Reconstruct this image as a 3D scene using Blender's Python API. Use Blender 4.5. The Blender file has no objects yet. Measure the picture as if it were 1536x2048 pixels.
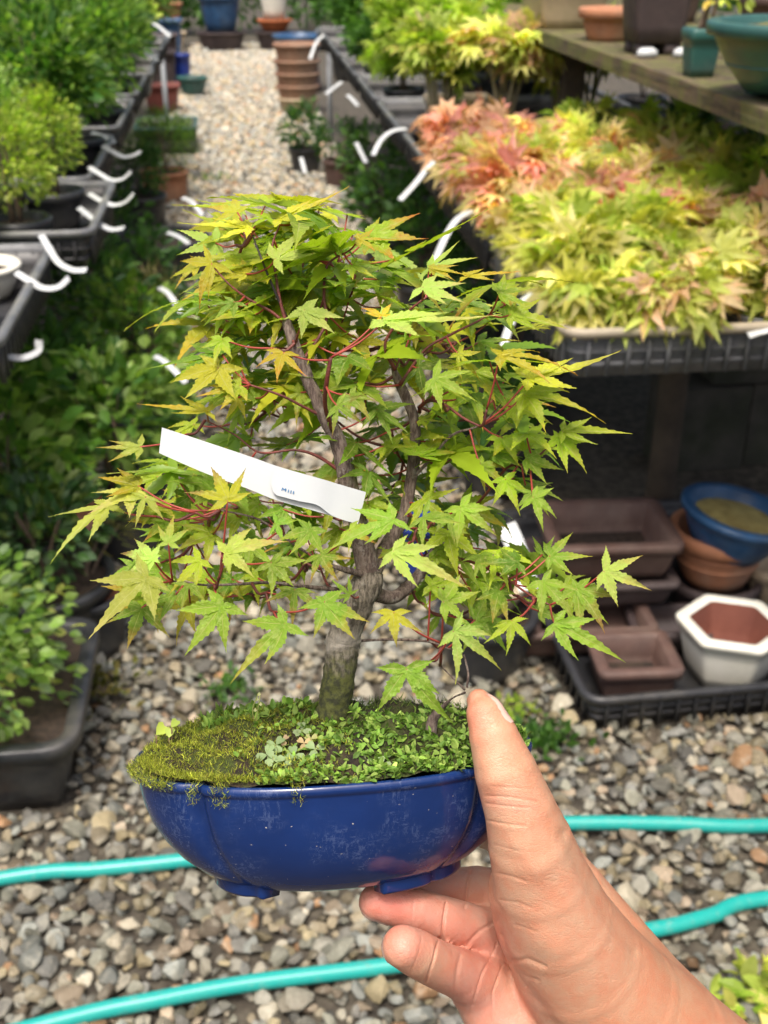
import bpy, math, random
import numpy as np
from mathutils import Vector, Matrix
random.seed(7); rng = np.random.default_rng(7)
S = bpy.context.scene
COL = S.collection

# ------------------------------------------------------------------ camera, sky, sun, exposure
FPX, CAM_H = 2300.0, 1.10                       # focal length in photo pixels, eye height
PITCH = math.atan(1181 / FPX)
YAW = math.atan(306 * math.cos(PITCH) / FPX)
FW = np.array([math.sin(YAW) * math.cos(PITCH), math.cos(YAW) * math.cos(PITCH), -math.sin(PITCH)])
RT = np.array([math.cos(YAW), -math.sin(YAW), 0.0])
UP = np.cross(RT, FW)
CP = np.array([0, 0, CAM_H])
cam = bpy.data.cameras.new('camera'); co = bpy.data.objects.new('camera', cam); COL.objects.link(co)
co.matrix_world = Matrix(((RT[0], UP[0], -FW[0], CP[0]), (RT[1], UP[1], -FW[1], CP[1]), (RT[2], UP[2], -FW[2], CP[2]), (0, 0, 0, 1)))
cam.sensor_fit = 'VERTICAL'; cam.sensor_height = 36; cam.lens = FPX / 2048 * 36
cam.clip_start = 0.02; cam.clip_end = 300
cam.dof.use_dof = True; cam.dof.focus_distance = 0.330; cam.dof.aperture_fstop = 25
S.camera = co

SUN_EL, SUN_AZ = math.radians(68), math.radians(202)     # azimuth from +Y clockwise
w = bpy.data.worlds.new('World'); S.world = w; w.use_nodes = True
nt = w.node_tree; bgn = nt.nodes['Background']
sky = nt.nodes.new('ShaderNodeTexSky'); sky.sky_type = 'NISHITA'; sky.sun_disc = False
sky.sun_elevation = SUN_EL; sky.sun_rotation = SUN_AZ; sky.air_density = 1.0; sky.dust_density = 9.0; sky.ozone_density = 0.6
nt.links.new(sky.outputs[0], bgn.inputs[0]); bgn.inputs[1].default_value = 0.15
sd = bpy.data.lights.new('sun', 'SUN'); so = bpy.data.objects.new('sun', sd); COL.objects.link(so)
sd.energy = 2.0; sd.angle = math.radians(14); sd.color = (1.0, 0.97, 0.92)
sdir = Vector((math.sin(SUN_AZ) * math.cos(SUN_EL), math.cos(SUN_AZ) * math.cos(SUN_EL), math.sin(SUN_EL)))
so.rotation_euler = sdir.to_track_quat('Z', 'Y').to_euler()
S.view_settings.view_transform = 'Standard'; S.view_settings.look = 'None'
S.view_settings.exposure = 0.52; S.view_settings.gamma = 1
S.render.engine = 'CYCLES'
S.cycles.use_denoising = True
S.cycles.max_bounces = 8; S.cycles.transparent_max_bounces = 8; S.cycles.caustics_reflective = False; S.cycles.caustics_refractive = False

def G(x, y, z=0.0):                              # the point of the horizontal plane z seen at photo pixel x, y
    d = FW + RT * (x - 768) / FPX + UP * (1024 - y) / FPX
    return CP + d * (z - CAM_H) / d[2]

# ------------------------------------------------------------------ helpers
def nrm(v):
    v = np.asarray(v, float); return v / (np.linalg.norm(v, axis=-1, keepdims=True) + 1e-12)

class MB:
    """collects vertices and faces, then links ONE mesh object"""
    def __init__(s): s.v = []; s.f = []; s.c = []; s.uv = []; s.n = 0
    def add(s, v, f, col=None, uv=None):
        v = np.asarray(v, float).reshape(-1, 3)
        s.v.append(v)
        for q in f: s.f.append([i + s.n for i in q])
        if col is not None: s.c.append(np.tile(np.asarray(col, float)[:3], (len(v), 1)) if np.ndim(col) == 1 else np.asarray(col))
        if uv is not None: s.uv.append(np.asarray(uv, float))
        s.n += len(v)
    def mesh(s, name, mat, smooth=True):
        m = bpy.data.meshes.new(name)
        v = np.concatenate(s.v)
        m.from_pydata(v.tolist(), [], s.f)
        if s.c:
            a = m.color_attributes.new('col', 'FLOAT_COLOR', 'POINT')
            c = np.ones((len(v), 4)); c[:, :3] = np.concatenate(s.c); a.data.foreach_set('color', c.ravel())
        if s.uv:
            uvv = np.concatenate(s.uv); l = m.uv_layers.new(name='uv')
            idx = np.empty(len(m.loops), int); m.loops.foreach_get('vertex_index', idx)
            l.data.foreach_set('uv', uvv[idx].ravel())
        m.polygons.foreach_set('use_smooth', [smooth] * len(m.polygons))
        m.materials.append(mat); m.update()
        return m
    def build(s, name, mat, parent=None, smooth=True):
        return obj(name, s.mesh(name, mat, smooth), parent)

def obj(name, data, parent=None, loc=None, rot=None):
    o = bpy.data.objects.new(name, data); COL.objects.link(o)
    if parent: o.parent = parent
    if loc is not None: o.location = loc
    if rot is not None: o.rotation_euler = rot
    return o
def tag(o, label, cat, group=None):
    o['label'] = label; o['category'] = cat
    if group: o['group'] = group
    return o
def thing(name, label, cat, loc=(0, 0, 0), rz=0, group=None):
    o = obj(name, None, None, loc, (0, 0, rz)); o.empty_display_size = 0.02
    return tag(o, label, cat, group)
def stuff(o): o['kind'] = 'stuff'; return o
def fast_mesh(name, v, f, mat, col=None, smooth=True):
    """v (n,3), f (m,3|4) arrays"""
    m = bpy.data.meshes.new(name); k = f.shape[1]
    m.vertices.add(len(v)); m.vertices.foreach_set('co', v.astype(np.float32).ravel())
    m.loops.add(f.size); m.loops.foreach_set('vertex_index', f.astype(np.int32).ravel())
    m.polygons.add(len(f)); m.polygons.foreach_set('loop_start', np.arange(0, f.size, k, dtype=np.int32))
    m.polygons.foreach_set('use_smooth', np.full(len(f), smooth))
    m.update(calc_edges=True)
    if col is not None:
        a = m.color_attributes.new('col', 'FLOAT_COLOR', 'POINT')
        c = np.ones((len(v), 4)); c[:, :3] = col; a.data.foreach_set('color', c.ravel())
    m.materials.append(mat); return m

def smooth_path(pts, sub=5):
    p = np.asarray(pts, float)
    if len(p) < 3 or sub <= 1: return p
    q = np.vstack([2 * p[0] - p[1], p, 2 * p[-1] - p[-2]]); out = []
    for i in range(1, len(q) - 2):
        for k in range(sub):
            t = k / sub; a, b, c, d = q[i - 1], q[i], q[i + 1], q[i + 2]
            out.append(.5 * (2 * b + (c - a) * t + (2 * a - 5 * b + 4 * c - d) * t * t + (3 * b - a - 3 * c + d) * t ** 3))
    out.append(p[-1]); return np.array(out)
def tube(mb, pts, rad, n=8, sub=4, col=None, wob=0.0, seed=0, flat=None):
    """pts (k,3), rad scalar or k values"""
    pts = np.asarray(pts, float); rad = np.broadcast_to(np.asarray(rad, float), (len(pts),))
    pr = smooth_path(np.column_stack([pts, rad]), sub); p = pr[:, :3]; r = np.abs(pr[:, 3])
    t = nrm(np.gradient(p, axis=0)); r_ = np.random.default_rng(seed)
    ref = np.array([0, 0, 1.]) if abs(t[0][2]) < .9 else np.array([1., 0, 0])
    u = nrm(np.cross(t[0], ref)); V = []
    an = np.arange(n) * 2 * math.pi / n
    ph = r_.uniform(0, 6, 4)
    for i in range(len(p)):
        u = nrm(u - t[i] * np.dot(u, t[i])); b = np.cross(t[i], u)
        rr = r[i] * (1 + wob * (np.sin(2 * an + ph[0] + i * .5) * .5 + np.sin(3 * an + ph[1] - i * .8) * .5 + r_.normal(0, .5, n)))
        fl = 1 if flat is None else flat
        V.append(p[i] + np.outer(np.cos(an) * rr, u) + np.outer(np.sin(an) * rr * fl, b))
    V = np.concatenate(V); F = []
    for i in range(len(p) - 1):
        for k in range(n):
            a, b_ = i * n + k, i * n + (k + 1) % n
            F.append((a, b_, b_ + n, a + n))
    F.append(tuple(range(n))[::-1]); F.append(tuple(range((len(p) - 1) * n, len(p) * n)))
    mb.add(V, F, col)
def box(mb, c, s, rz=0, col=None):
    c = np.asarray(c, float); x, y, z = np.asarray(s, float) / 2
    v = np.array([(-x, -y, -z), (x, -y, -z), (x, y, -z), (-x, y, -z), (-x, -y, z), (x, -y, z), (x, y, z), (-x, y, z)])
    cc, ss = math.cos(rz), math.sin(rz)
    v = np.column_stack([v[:, 0] * cc - v[:, 1] * ss, v[:, 0] * ss + v[:, 1] * cc, v[:, 2]]) + c
    mb.add(v, [(0, 3, 2, 1), (4, 5, 6, 7), (0, 1, 5, 4), (1, 2, 6, 5), (2, 3, 7, 6), (3, 0, 4, 7)], col)
def outline(kind, a, b, r, off):
    """closed loop of xy points of a container's outline, grown by off"""
    if kind == 'round':
        t = np.arange(40) * 2 * math.pi / 40
        return np.column_stack([(a + off) * np.cos(t), (b + off) * np.sin(t)])
    if kind == 'hex':
        base = np.array([(1, 0), (.5, .92), (-.5, .92), (-1, 0), (-.5, -.92), (.5, -.92)]) * [a + off * 1.12, b + off * 1.05]; out = []
        for i in range(6):
            p, q, s = base[i - 1], base[i], base[(i + 1) % 6]
            e = .10
            p1 = q + (p - q) * e; p2 = q + (s - q) * e
            for k in range(4):
                t = k / 3; out.append((1 - t) ** 2 * p1 + 2 * t * (1 - t) * q + t * t * p2)
        return np.array(out)
    r = max(r + off, .002); A, B = a + off, b + off; out = []
    for (sx, sy, a0) in ((1, 1, 0), (-1, 1, 90), (-1, -1, 180), (1, -1, 270)):
        for k in range(6):
            t = math.radians(a0 + k * 18)
            out.append(((A - r) * sx + r * math.cos(t), (B - r) * sy + r * math.sin(t)))
    return np.array(out)
def loft(mb, kind, a, b, r, prof, cap0=True, cap1=True, col=None):
    """prof: list of (off, z) from outside bottom over the rim to inside bottom"""
    rings = [outline(kind, a, b, r, o_) for o_, z in prof]; n = len(rings[0])
    V = np.concatenate([np.column_stack([q, np.full(n, z)]) for q, (o_, z) in zip(rings, prof)]); F = []
    for i in range(len(prof) - 1):
        for k in range(n):
            p, q = i * n + k, i * n + (k + 1) % n
            F.append((p, q, q + n, p + n))
    if cap0: F.append(tuple(range(n))[::-1])
    if cap1: F.append(tuple(range((len(prof) - 1) * n, len(prof) * n)))
    mb.add(V, F, col)

# ------------------------------------------------------------------ materials
MATS = {}
def nodes(name):
    m = bpy.data.materials.new(name); m.use_nodes = True; t = m.node_tree
    return m, t, t.nodes['Principled BSDF'], t.nodes['Material Output']
def mixc(t, fac, a, b, blend='MIX'):
    n = t.nodes.new('ShaderNodeMix'); n.data_type = 'RGBA'; n.blend_type = blend
    for s_, v in ((n.inputs[0], fac), (n.inputs[6], a), (n.inputs[7], b)):
        if hasattr(v, 'is_output'): t.links.new(v, s_)
        elif isinstance(v, (int, float)): s_.default_value = v
        else: s_.default_value = (*v[:3], 1)
    return n.outputs[2]
def noise(t, scale, detail=4, rough=.6, vec=None, coord='Object'):
    n = t.nodes.new('ShaderNodeTexNoise'); n.inputs['Scale'].default_value = scale; n.inputs['Detail'].default_value = detail; n.inputs['Roughness'].default_value = rough
    if vec is None:
        tc = t.nodes.new('ShaderNodeTexCoord'); vec = tc.outputs[coord]
    t.links.new(vec, n.inputs['Vector']); return n.outputs[0]
def ramp(t, inp, p0, p1, v0=0., v1=1.):
    n = t.nodes.new('ShaderNodeMapRange'); t.links.new(inp, n.inputs[0])
    for i, v in zip((1, 2, 3, 4), (p0, p1, v0, v1)): n.inputs[i].default_value = v
    return n.outputs[0]
def bump(t, h, strength, dist, bsdf):
    n = t.nodes.new('ShaderNodeBump'); n.inputs['Strength'].default_value = strength; n.inputs['Distance'].default_value = dist
    t.links.new(h, n.inputs['Height']); t.links.new(n.outputs[0], bsdf.inputs['Normal'])
def mmath(t, op, a, b=None):
    n = t.nodes.new('ShaderNodeMath'); n.operation = op
    for i, v in enumerate((a, b)):
        if v is None: continue
        if hasattr(v, 'is_output'): t.links.new(v, n.inputs[i])
        else: n.inputs[i].default_value = v
    return n.outputs[0]

def plain(name, c1, c2=None, rough=.5, scale=40, bumpv=.1, dirt=None, dirt_amt=.5, spec=.5):
    """two-tone worn surface, optional dirt that gathers in blotches"""
    if name in MATS: return MATS[name]
    m, t, b, o = nodes(name); c2 = c2 or tuple(x * .7 for x in c1)
    n1 = noise(t, scale, 5); col = mixc(t, ramp(t, n1, .35, .65), c1, c2)
    if dirt is not None:
        n2 = noise(t, scale * .35, 6, .7); col = mixc(t, ramp(t, n2, .48, .68, 0, dirt_amt), col, dirt)
    t.links.new(col, b.inputs['Base Color']); b.inputs['Specular IOR Level'].default_value = spec
    t.links.new(ramp(t, n1, .3, .7, rough - .08, min(rough + .12, 1)), b.inputs['Roughness'])
    if bumpv: bump(t, noise(t, scale * 4, 4), bumpv, .002, b)
    MATS[name] = m; return m

def leaf_mat(name, src='col', trans=.56, rough=.42, veins=False):
    """leaf: colour from the mesh (src 'col') or from the object (src 'obj'), light passes through"""
    if name in MATS: return MATS[name]
    m, t, b, o = nodes(name)
    if src == 'col':
        a = t.nodes.new('ShaderNodeAttribute'); a.attribute_name = 'col'; col = a.outputs['Color']
        col = mixc(t, ramp(t, noise(t, 60, 3), .4, .65, 0, .3), col, mixc(t, 1, col, (.62, .66, .5), 'MULTIPLY'))
    else:
        a = t.nodes.new('ShaderNodeObjectInfo'); base = a.outputs['Color']
        tp = t.nodes.new('ShaderNodeAttribute'); tp.attribute_type = 'OBJECT'; tp.attribute_name = 'tip_colour'
        uv = t.nodes.new('ShaderNodeUVMap'); sx = t.nodes.new('ShaderNodeSeparateXYZ'); t.links.new(uv.outputs[0], sx.inputs[0])
        u = mmath(t, 'ABSOLUTE', sx.outputs[0]); v = sx.outputs[1]
        tc = t.nodes.new('ShaderNodeTexCoord'); mp = t.nodes.new('ShaderNodeVectorMath'); mp.operation = 'ADD'
        t.links.new(tc.outputs['Object'], mp.inputs[0])
        rv = t.nodes.new('ShaderNodeVectorMath'); rv.operation = 'SCALE'; rv.inputs[0].default_value = (13, 7, 5); t.links.new(a.outputs['Random'], rv.inputs['Scale']); t.links.new(rv.outputs[0], mp.inputs[1])
        nz = noise(t, 5.0, 5, .6, mp.outputs[0])
        tipf = mmath(t, 'ADD', v, mmath(t, 'MULTIPLY', nz, 1.1))
        col = mixc(t, ramp(t, tipf, .85, 1.45), base, tp.outputs['Color'])
        pale = mixc(t, .55, col, (.62, .62, .22))
        col = mixc(t, ramp(t, noise(t, 9, 4, .7, mp.outputs[0]), .50, .68, 0, .62), col, pale)          # pale mottling
        # side veins and midrib
        sv = mmath(t, 'FRACT', mmath(t, 'ADD', mmath(t, 'MULTIPLY', v, 11.), mmath(t, 'MULTIPLY', u, -2.2)))
        svl = ramp(t, mmath(t, 'ABSOLUTE', mmath(t, 'SUBTRACT', sv, .5)), .0, .11, 1, 0)
        mid = ramp(t, u, .03, .10, 1, 0)
        col = mixc(t, mmath(t, 'MULTIPLY', svl, .28), col, mixc(t, .5, col, (.10, .16, .02)))
        col = mixc(t, mmath(t, 'MULTIPLY', mid, .55), col, (.50, .50, .18))
        # brown spots
        sp = ramp(t, noise(t, 14, 3, .5, mp.outputs[0]), .72, .76, 0, .75)
        col = mixc(t, sp, col, (.16, .08, .02))
        hgt = mmath(t, 'ADD', mmath(t, 'MULTIPLY', mmath(t, 'MAXIMUM', svl, mid), -1.), mmath(t, 'MULTIPLY', nz, .6))
        bump(t, hgt, .35, .06, b)
    t.links.new(col, b.inputs['Base Color']); b.inputs['Roughness'].default_value = rough; b.inputs['Specular IOR Level'].default_value = .4
    tr = t.nodes.new('ShaderNodeBsdfTranslucent')
    tcol = mixc(t, .8, col, mixc(t, 1., col, (1.05, 1.2, .30), 'MULTIPLY'))
    t.links.new(tcol, tr.inputs[0])
    mx = t.nodes.new('ShaderNodeMixShader'); mx.inputs[0].default_value = trans
    t.links.new(b.outputs[0], mx.inputs[1]); t.links.new(tr.outputs[0], mx.inputs[2]); t.links.new(mx.outputs[0], o.inputs[0])
    MATS[name] = m; return m

M_leaf = leaf_mat('foliage_leaf')
M_black = plain('black_plastic', (.022, .023, .026), (.035, .036, .04), .38, 30, .05, (.12, .11, .09), .45)
M_grey = plain('weathered_grey_plastic', (.15, .155, .165), (.09, .095, .10), .45, 25, .08, (.22, .22, .17), .6)
M_tan = plain('sun_bleached_tan_plastic', (.42, .36, .27), (.30, .26, .19), .55, 18, .08, (.13, .14, .07), .6)
M_soil = plain('potting_soil', (.055, .035, .022), (.02, .014, .01), .95, 120, .9)
M_moss_soil = plain('mossy_soil', (.16, .16, .05), (.07, .06, .025), .95, 60, .9, (.06, .04, .02), .7)
M_stem = plain('brown_stem', (.15, .10, .065), (.07, .05, .035), .8, 80, .4)
M_palestem = plain('pale_stem', (.42, .36, .24), (.30, .26, .15), .7, 50, .3)
M_terra = plain('terracotta', (.46, .20, .10), (.34, .15, .08), .75, 22, .25, (.42, .33, .24), .45)
M_brown = plain('unglazed_brown_clay', (.115, .066, .052), (.085, .05, .042), .62, 30, .2, (.20, .15, .12), .4)
M_darkbrown = plain('dark_brown_clay', (.06, .042, .042), (.045, .032, .032), .6, 18, .15, (.13, .10, .09), .5)
M_red = plain('red_clay', (.26, .07, .05), (.18, .05, .04), .65, 14, .2, (.22, .14, .11), .5)
M_white = plain('cream_white_glaze', (.80, .78, .68), (.74, .72, .61), .22, 12, .02, (.60, .58, .45), .35)
M_hexin = plain('reddish_clay_inside', (.24, .085, .055), (.19, .065, .045), .75, 20, .2)
M_blueglaze = plain('blue_glaze', (.03, .10, .22), (.018, .055, .13), .35, 16, .08, (.10, .13, .15), .5)
M_green = plain('green_glaze', (.035, .12, .10), (.022, .075, .07), .38, 12, .08, (.18, .24, .20), .45)
M_beige = plain('beige_clay', (.52, .42, .28), (.42, .33, .22), .55, 14, .12, (.25, .22, .12), .5)
M_tagw = plain('white_label_plastic', (.54, .56, .56), (.46, .49, .50), .4, 40, .02, (.36, .37, .32), .5)
def board_mat():
    m, t, b, o = nodes('weathered_mossy_board'); tc = t.nodes.new('ShaderNodeTexCoord'); mp = t.nodes.new('ShaderNodeMapping'); mp.inputs['Scale'].default_value = (1, .06, 1); t.links.new(tc.outputs['Object'], mp.inputs[0])
    n1 = noise(t, 110, 6, .7, mp.outputs[0]); col = mixc(t, ramp(t, n1, .38, .62), (.16, .115, .065), (.045, .035, .024))
    col = mixc(t, ramp(t, noise(t, 16, 5, .7), .42, .6, 0, .85), col, (.13, .14, .03)); col = mixc(t, ramp(t, noise(t, 30, 5, .7), .55, .7, 0, .7), col, (.03, .026, .018))
    t.links.new(col, b.inputs['Base Color']); b.inputs['Roughness'].default_value = .92; bump(t, n1, .9, .006, b); return m
M_wood = board_mat()
M_post = plain('old_wooden_post', (.10, .075, .05), (.055, .042, .03), .9, 12, .5)
M_metal = plain('galvanised_pipe', (.36, .38, .40), (.26, .28, .30), .45, 20, .05)
M_block = plain('mossy_concrete_block', (.075, .068, .055), (.04, .04, .032), .9, 14, .6, (.03, .04, .015), .7)

# ------------------------------------------------------------------ ground and gravel
def ground_mat():
    m, t, b, o = nodes('damp_soil'); n1 = noise(t, 6, 6)
    col = mixc(t, ramp(t, n1, .35, .65), (.055, .045, .033), (.025, .021, .016))
    col = mixc(t, ramp(t, noise(t, 45, 5), .4, .65), col, (.10, .088, .065))
    t.links.new(col, b.inputs['Base Color']); b.inputs['Roughness'].default_value = .95
    bump(t, noise(t, 60, 5), .8, .01, b); return m
mb = MB(); mb.add([(-40, -10, 0), (40, -10, 0), (40, 70, 0), (-40, 70, 0)], [(0, 1, 2, 3)])
ground = mb.build('ground', ground_mat(), None, False); ground['kind'] = 'structure'

def ico(sub):
    import bmesh
    bm = bmesh.new(); bmesh.ops.create_icosphere(bm, subdivisions=sub, radius=1)
    v = np.array([q.co[:] for q in bm.verts]); f = np.array([[q.index for q in p.verts] for p in bm.faces]); bm.free(); return v, f
def stone(v, r_):
    """a worn broken stone: a ball cut by random planes, then flattened"""
    p = v.copy()
    for k in range(13):
        n = nrm(r_.normal(size=3)); h = r_.uniform(.42, .82)
        d = p @ n; p -= np.outer(np.maximum(0, d - h) * .985, n)
    p *= [r_.uniform(.9, 1.4), r_.uniform(.75, 1.0), r_.uniform(.5, .75)]
    return p / np.abs(p).max()
PAL = np.array([(.36, .36, .34), (.27, .28, .29), (.46, .43, .37), (.52, .50, .45), (.33, .29, .22), (.40, .35, .24), (.20, .20, .20), (.30, .31, .28), (.24, .20, .16), (.44, .27, .16), (.34, .37, .38), (.48, .40, .33)])
PW = np.array([14, 13, 10, 7, 9, 10, 7, 12, 6, 3, 12, 6.]); PW /= PW.sum()
def pebble_mat(name, src):
    m, t, b, o = nodes(name)
    if src == 'obj': a = t.nodes.new('ShaderNodeObjectInfo'); col = a.outputs['Color']
    else: a = t.nodes.new('ShaderNodeAttribute'); a.attribute_name = 'col'; col = a.outputs['Color']
    g = t.nodes.new('ShaderNodeNewGeometry')
    n1 = noise(t, 160, 5, .7, g.outputs['Position']); n2 = noise(t, 50, 4, .6, g.outputs['Position'])
    col = mixc(t, ramp(t, n1, .38, .66, 0, .6), col, mixc(t, 1, col, (.55, .52, .46), 'MULTIPLY'))
    col = mixc(t, ramp(t, n2, .52, .72, 0, .5), col, (.40, .38, .30))
    t.links.new(col, b.inputs['Base Color']); b.inputs['Roughness'].default_value = .72; b.inputs['Specular IOR Level'].default_value = .35
    bump(t, n1, .5, .002, b); return m
M_peb = pebble_mat('gravel_stone', 'col'); M_pebo = pebble_mat('gravel_stone_single', 'obj')
V2, F2 = ico(2); V1, F1 = ico(1)
vars2 = [stone(V2, np.random.default_rng(100 + i)) for i in range(24)]
vars1 = [stone(V1, np.random.default_rng(300 + i)) for i in range(24)]
peb_meshes = [fast_mesh('pebble', q, F2, M_pebo, None, False) for q in vars2]
def rot_rand(n, r_):
    """random rotations, mostly lying flat"""
    a = r_.uniform(0, 2 * math.pi, n); tx = r_.normal(0, .35, n); ty = r_.normal(0, .35, n)
    ca, sa, cx, sx, cy, sy = np.cos(a), np.sin(a), np.cos(tx), np.sin(tx), np.cos(ty), np.sin(ty)
    Rz = np.zeros((n, 3, 3)); Rz[:, 0, 0] = ca; Rz[:, 0, 1] = -sa; Rz[:, 1, 0] = sa; Rz[:, 1, 1] = ca; Rz[:, 2, 2] = 1
    Rx = np.zeros((n, 3, 3)); Rx[:, 0, 0] = 1; Rx[:, 1, 1] = cx; Rx[:, 1, 2] = -sx; Rx[:, 2, 1] = sx; Rx[:, 2, 2] = cx
    Ry = np.zeros((n, 3, 3)); Ry[:, 1, 1] = 1; Ry[:, 0, 0] = cy; Ry[:, 0, 2] = sy; Ry[:, 2, 0] = -sy; Ry[:, 2, 2] = cy
    return Rx @ Ry @ Rz
def scatter(x0, x1, y0, y1, step, size, r_, z=0):
    xs, ys = np.meshgrid(np.arange(x0, x1, step), np.arange(y0, y1, step)); n = xs.size
    p = np.column_stack([xs.ravel() + r_.uniform(-.5, .5, n) * step, ys.ravel() + r_.uniform(-.5, .5, n) * step, np.zeros(n)])
    s = size * r_.lognormal(0, .28, n); p[:, 2] = z + s * .28 + r_.uniform(0, .006, n)
    return p, s
def proj(p):
    v = p - CP; D = v @ FW
    return 768 + FPX * (v @ RT) / D, 1024 - FPX * (v @ UP) / D, D
r_ = np.random.default_rng(5)
pa, sa = scatter(-.75, 1.3, .72, 1.9, .0168, .0095, r_)
pb, sb = scatter(-.75, 1.3, .72, 1.9, .0275, .0118, r_, .006)
pc, sc_ = scatter(-.8, 1.2, 1.9, 3.6, .021, .0125, r_)
pe, se = scatter(-.8, 1.0, 3.6, 12.5, .0245, .0138, r_)
def aisle(p, s):
    k = ~((p[:, 0] > .70 - np.clip(p[:, 1] - 1.5, 0, .4) * .5) & (p[:, 1] > 1.55)) & ~((p[:, 0] < -.45) & (p[:, 1] > 1.5)) & ~((p[:, 0] > .455) & (p[:, 0] < 1.10) & (p[:, 1] > 1.365) & (p[:, 1] < 1.99)) & ~((np.abs(p[:, 0] + .44) < .15) & (np.abs(p[:, 1] - 1.405) < .135)); return p[k], s[k]
pa, sa = aisle(pa, sa); pb, sb = aisle(pb, sb); pc, sc_ = aisle(pc, sc_); pe, se = aisle(pe, se)
near_p, near_s = np.concatenate([pa, pb]), np.concatenate([sa, sb])
px, py, pd = proj(near_p)
HIDE = lambda x, y: ((x > 930) & (y < 2100) & (x < 1500) & (y > 1380) & (x - 900 < (y - 1330) * .75 + 60) & (x > 900 + (y - 1900) * .4)) | ((x > 270) & (x < 1060) & (y > 1430) & (y < 1790))
free = (px > 10) & (px < 1526) & (py > 1380) & (py < 2040) & ~HIDE(px, py)
score = np.where(free, near_s / pd, 0) + np.where(near_p[:, 2] > .012, .002, 0) * free
pick = np.argsort(-score)[:300]
cols = PAL[r_.choice(len(PAL), len(near_p), p=PW)] * r_.uniform(.28, .95, (len(near_p), 1)) * [.95, .92, .80]
R = rot_rand(len(near_p), r_)
for i in pick:
    o = obj('pebble', peb_meshes[i % 24], ground)
    M = Matrix(R[i].tolist()).to_4x4() @ Matrix.Scale(near_s[i] * 1.05, 4); M.translation = near_p[i]
    o.matrix_local = M; o.color = (*cols[i], 1)
rest = np.setdiff1d(np.arange(len(near_p)), pick)
def pebbles(P, Sz, Rm, C, variants, F):
    n = len(P); which = r_.integers(0, len(variants), n); base = np.stack(variants)[which]
    v = np.einsum('nij,nkj->nki', Rm, base) * Sz[:, None, None] + P[:, None, :]; k = base.shape[1]
    f = (F[None] + (np.arange(n) * k)[:, None, None]).reshape(-1, 3)
    return v.reshape(-1, 3), f, np.repeat(C, k, 0)
far_p, far_s = np.concatenate([pc, pe]), np.concatenate([sc_, se])
farcol = PAL[r_.choice(len(PAL), len(far_p), p=PW)] * r_.uniform(.85, 1.25, (len(far_p), 1)) * [1.04, .99, .88] * (.76 + .46 * np.clip((far_p[:, 1:2] - 2.0) / 4.0, 0, 1))  # brighter light of the far path painted into the stones, paler with distance
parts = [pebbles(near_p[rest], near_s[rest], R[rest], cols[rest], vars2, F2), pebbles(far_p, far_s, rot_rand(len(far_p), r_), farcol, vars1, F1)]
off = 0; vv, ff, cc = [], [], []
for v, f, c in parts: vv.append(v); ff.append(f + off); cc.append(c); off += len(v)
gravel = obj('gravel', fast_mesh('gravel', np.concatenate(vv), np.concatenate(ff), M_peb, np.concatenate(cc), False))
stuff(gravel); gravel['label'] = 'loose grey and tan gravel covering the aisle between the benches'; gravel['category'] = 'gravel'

# ------------------------------------------------------------------ garden hose
def hose_mat():
    m, t, b, o = nodes('teal_hose_vinyl'); col = mixc(t, ramp(t, noise(t, 30, 4), .45, .7, 0, .45), (.014, .32, .285), (.05, .34, .29))
    nd = ramp(t, noise(t, 70, 6, .75), .56, .72, 0, .55); col = mixc(t, nd, col, (.22, .27, .22))
    t.links.new(col, b.inputs['Base Color']); t.links.new(ramp(t, nd, 0, .5, .32, .75), b.inputs['Roughness']); return m
hz = .024
pts = [(-.75, 1.07, hz)] + [tuple(G(x, y, hz)) for x, y in ((0, 1757), (200, 1738), (390, 1718), (650, 1682), (900, 1655), (1150, 1646), (1340, 1647), (1536, 1651))] + [(.95, 1.10, hz), (1.10, 1.08, hz), (1.10, .99, hz), (.90, .975, hz)] + [tuple(G(x, y, hz)) for x, y in ((1536, 1797), (1420, 1832), (1290, 1862), (1000, 1900), (760, 1934), (500, 1966), (300, 2002), (100, 2046))] + [(-.6, .83, hz)]
mb = MB(); tube(mb, pts, .0098, 14, 8)
tag(mb.build('garden_hose', hose_mat()), 'teal rubber garden hose lying in two runs across the gravel', 'hose')

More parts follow.
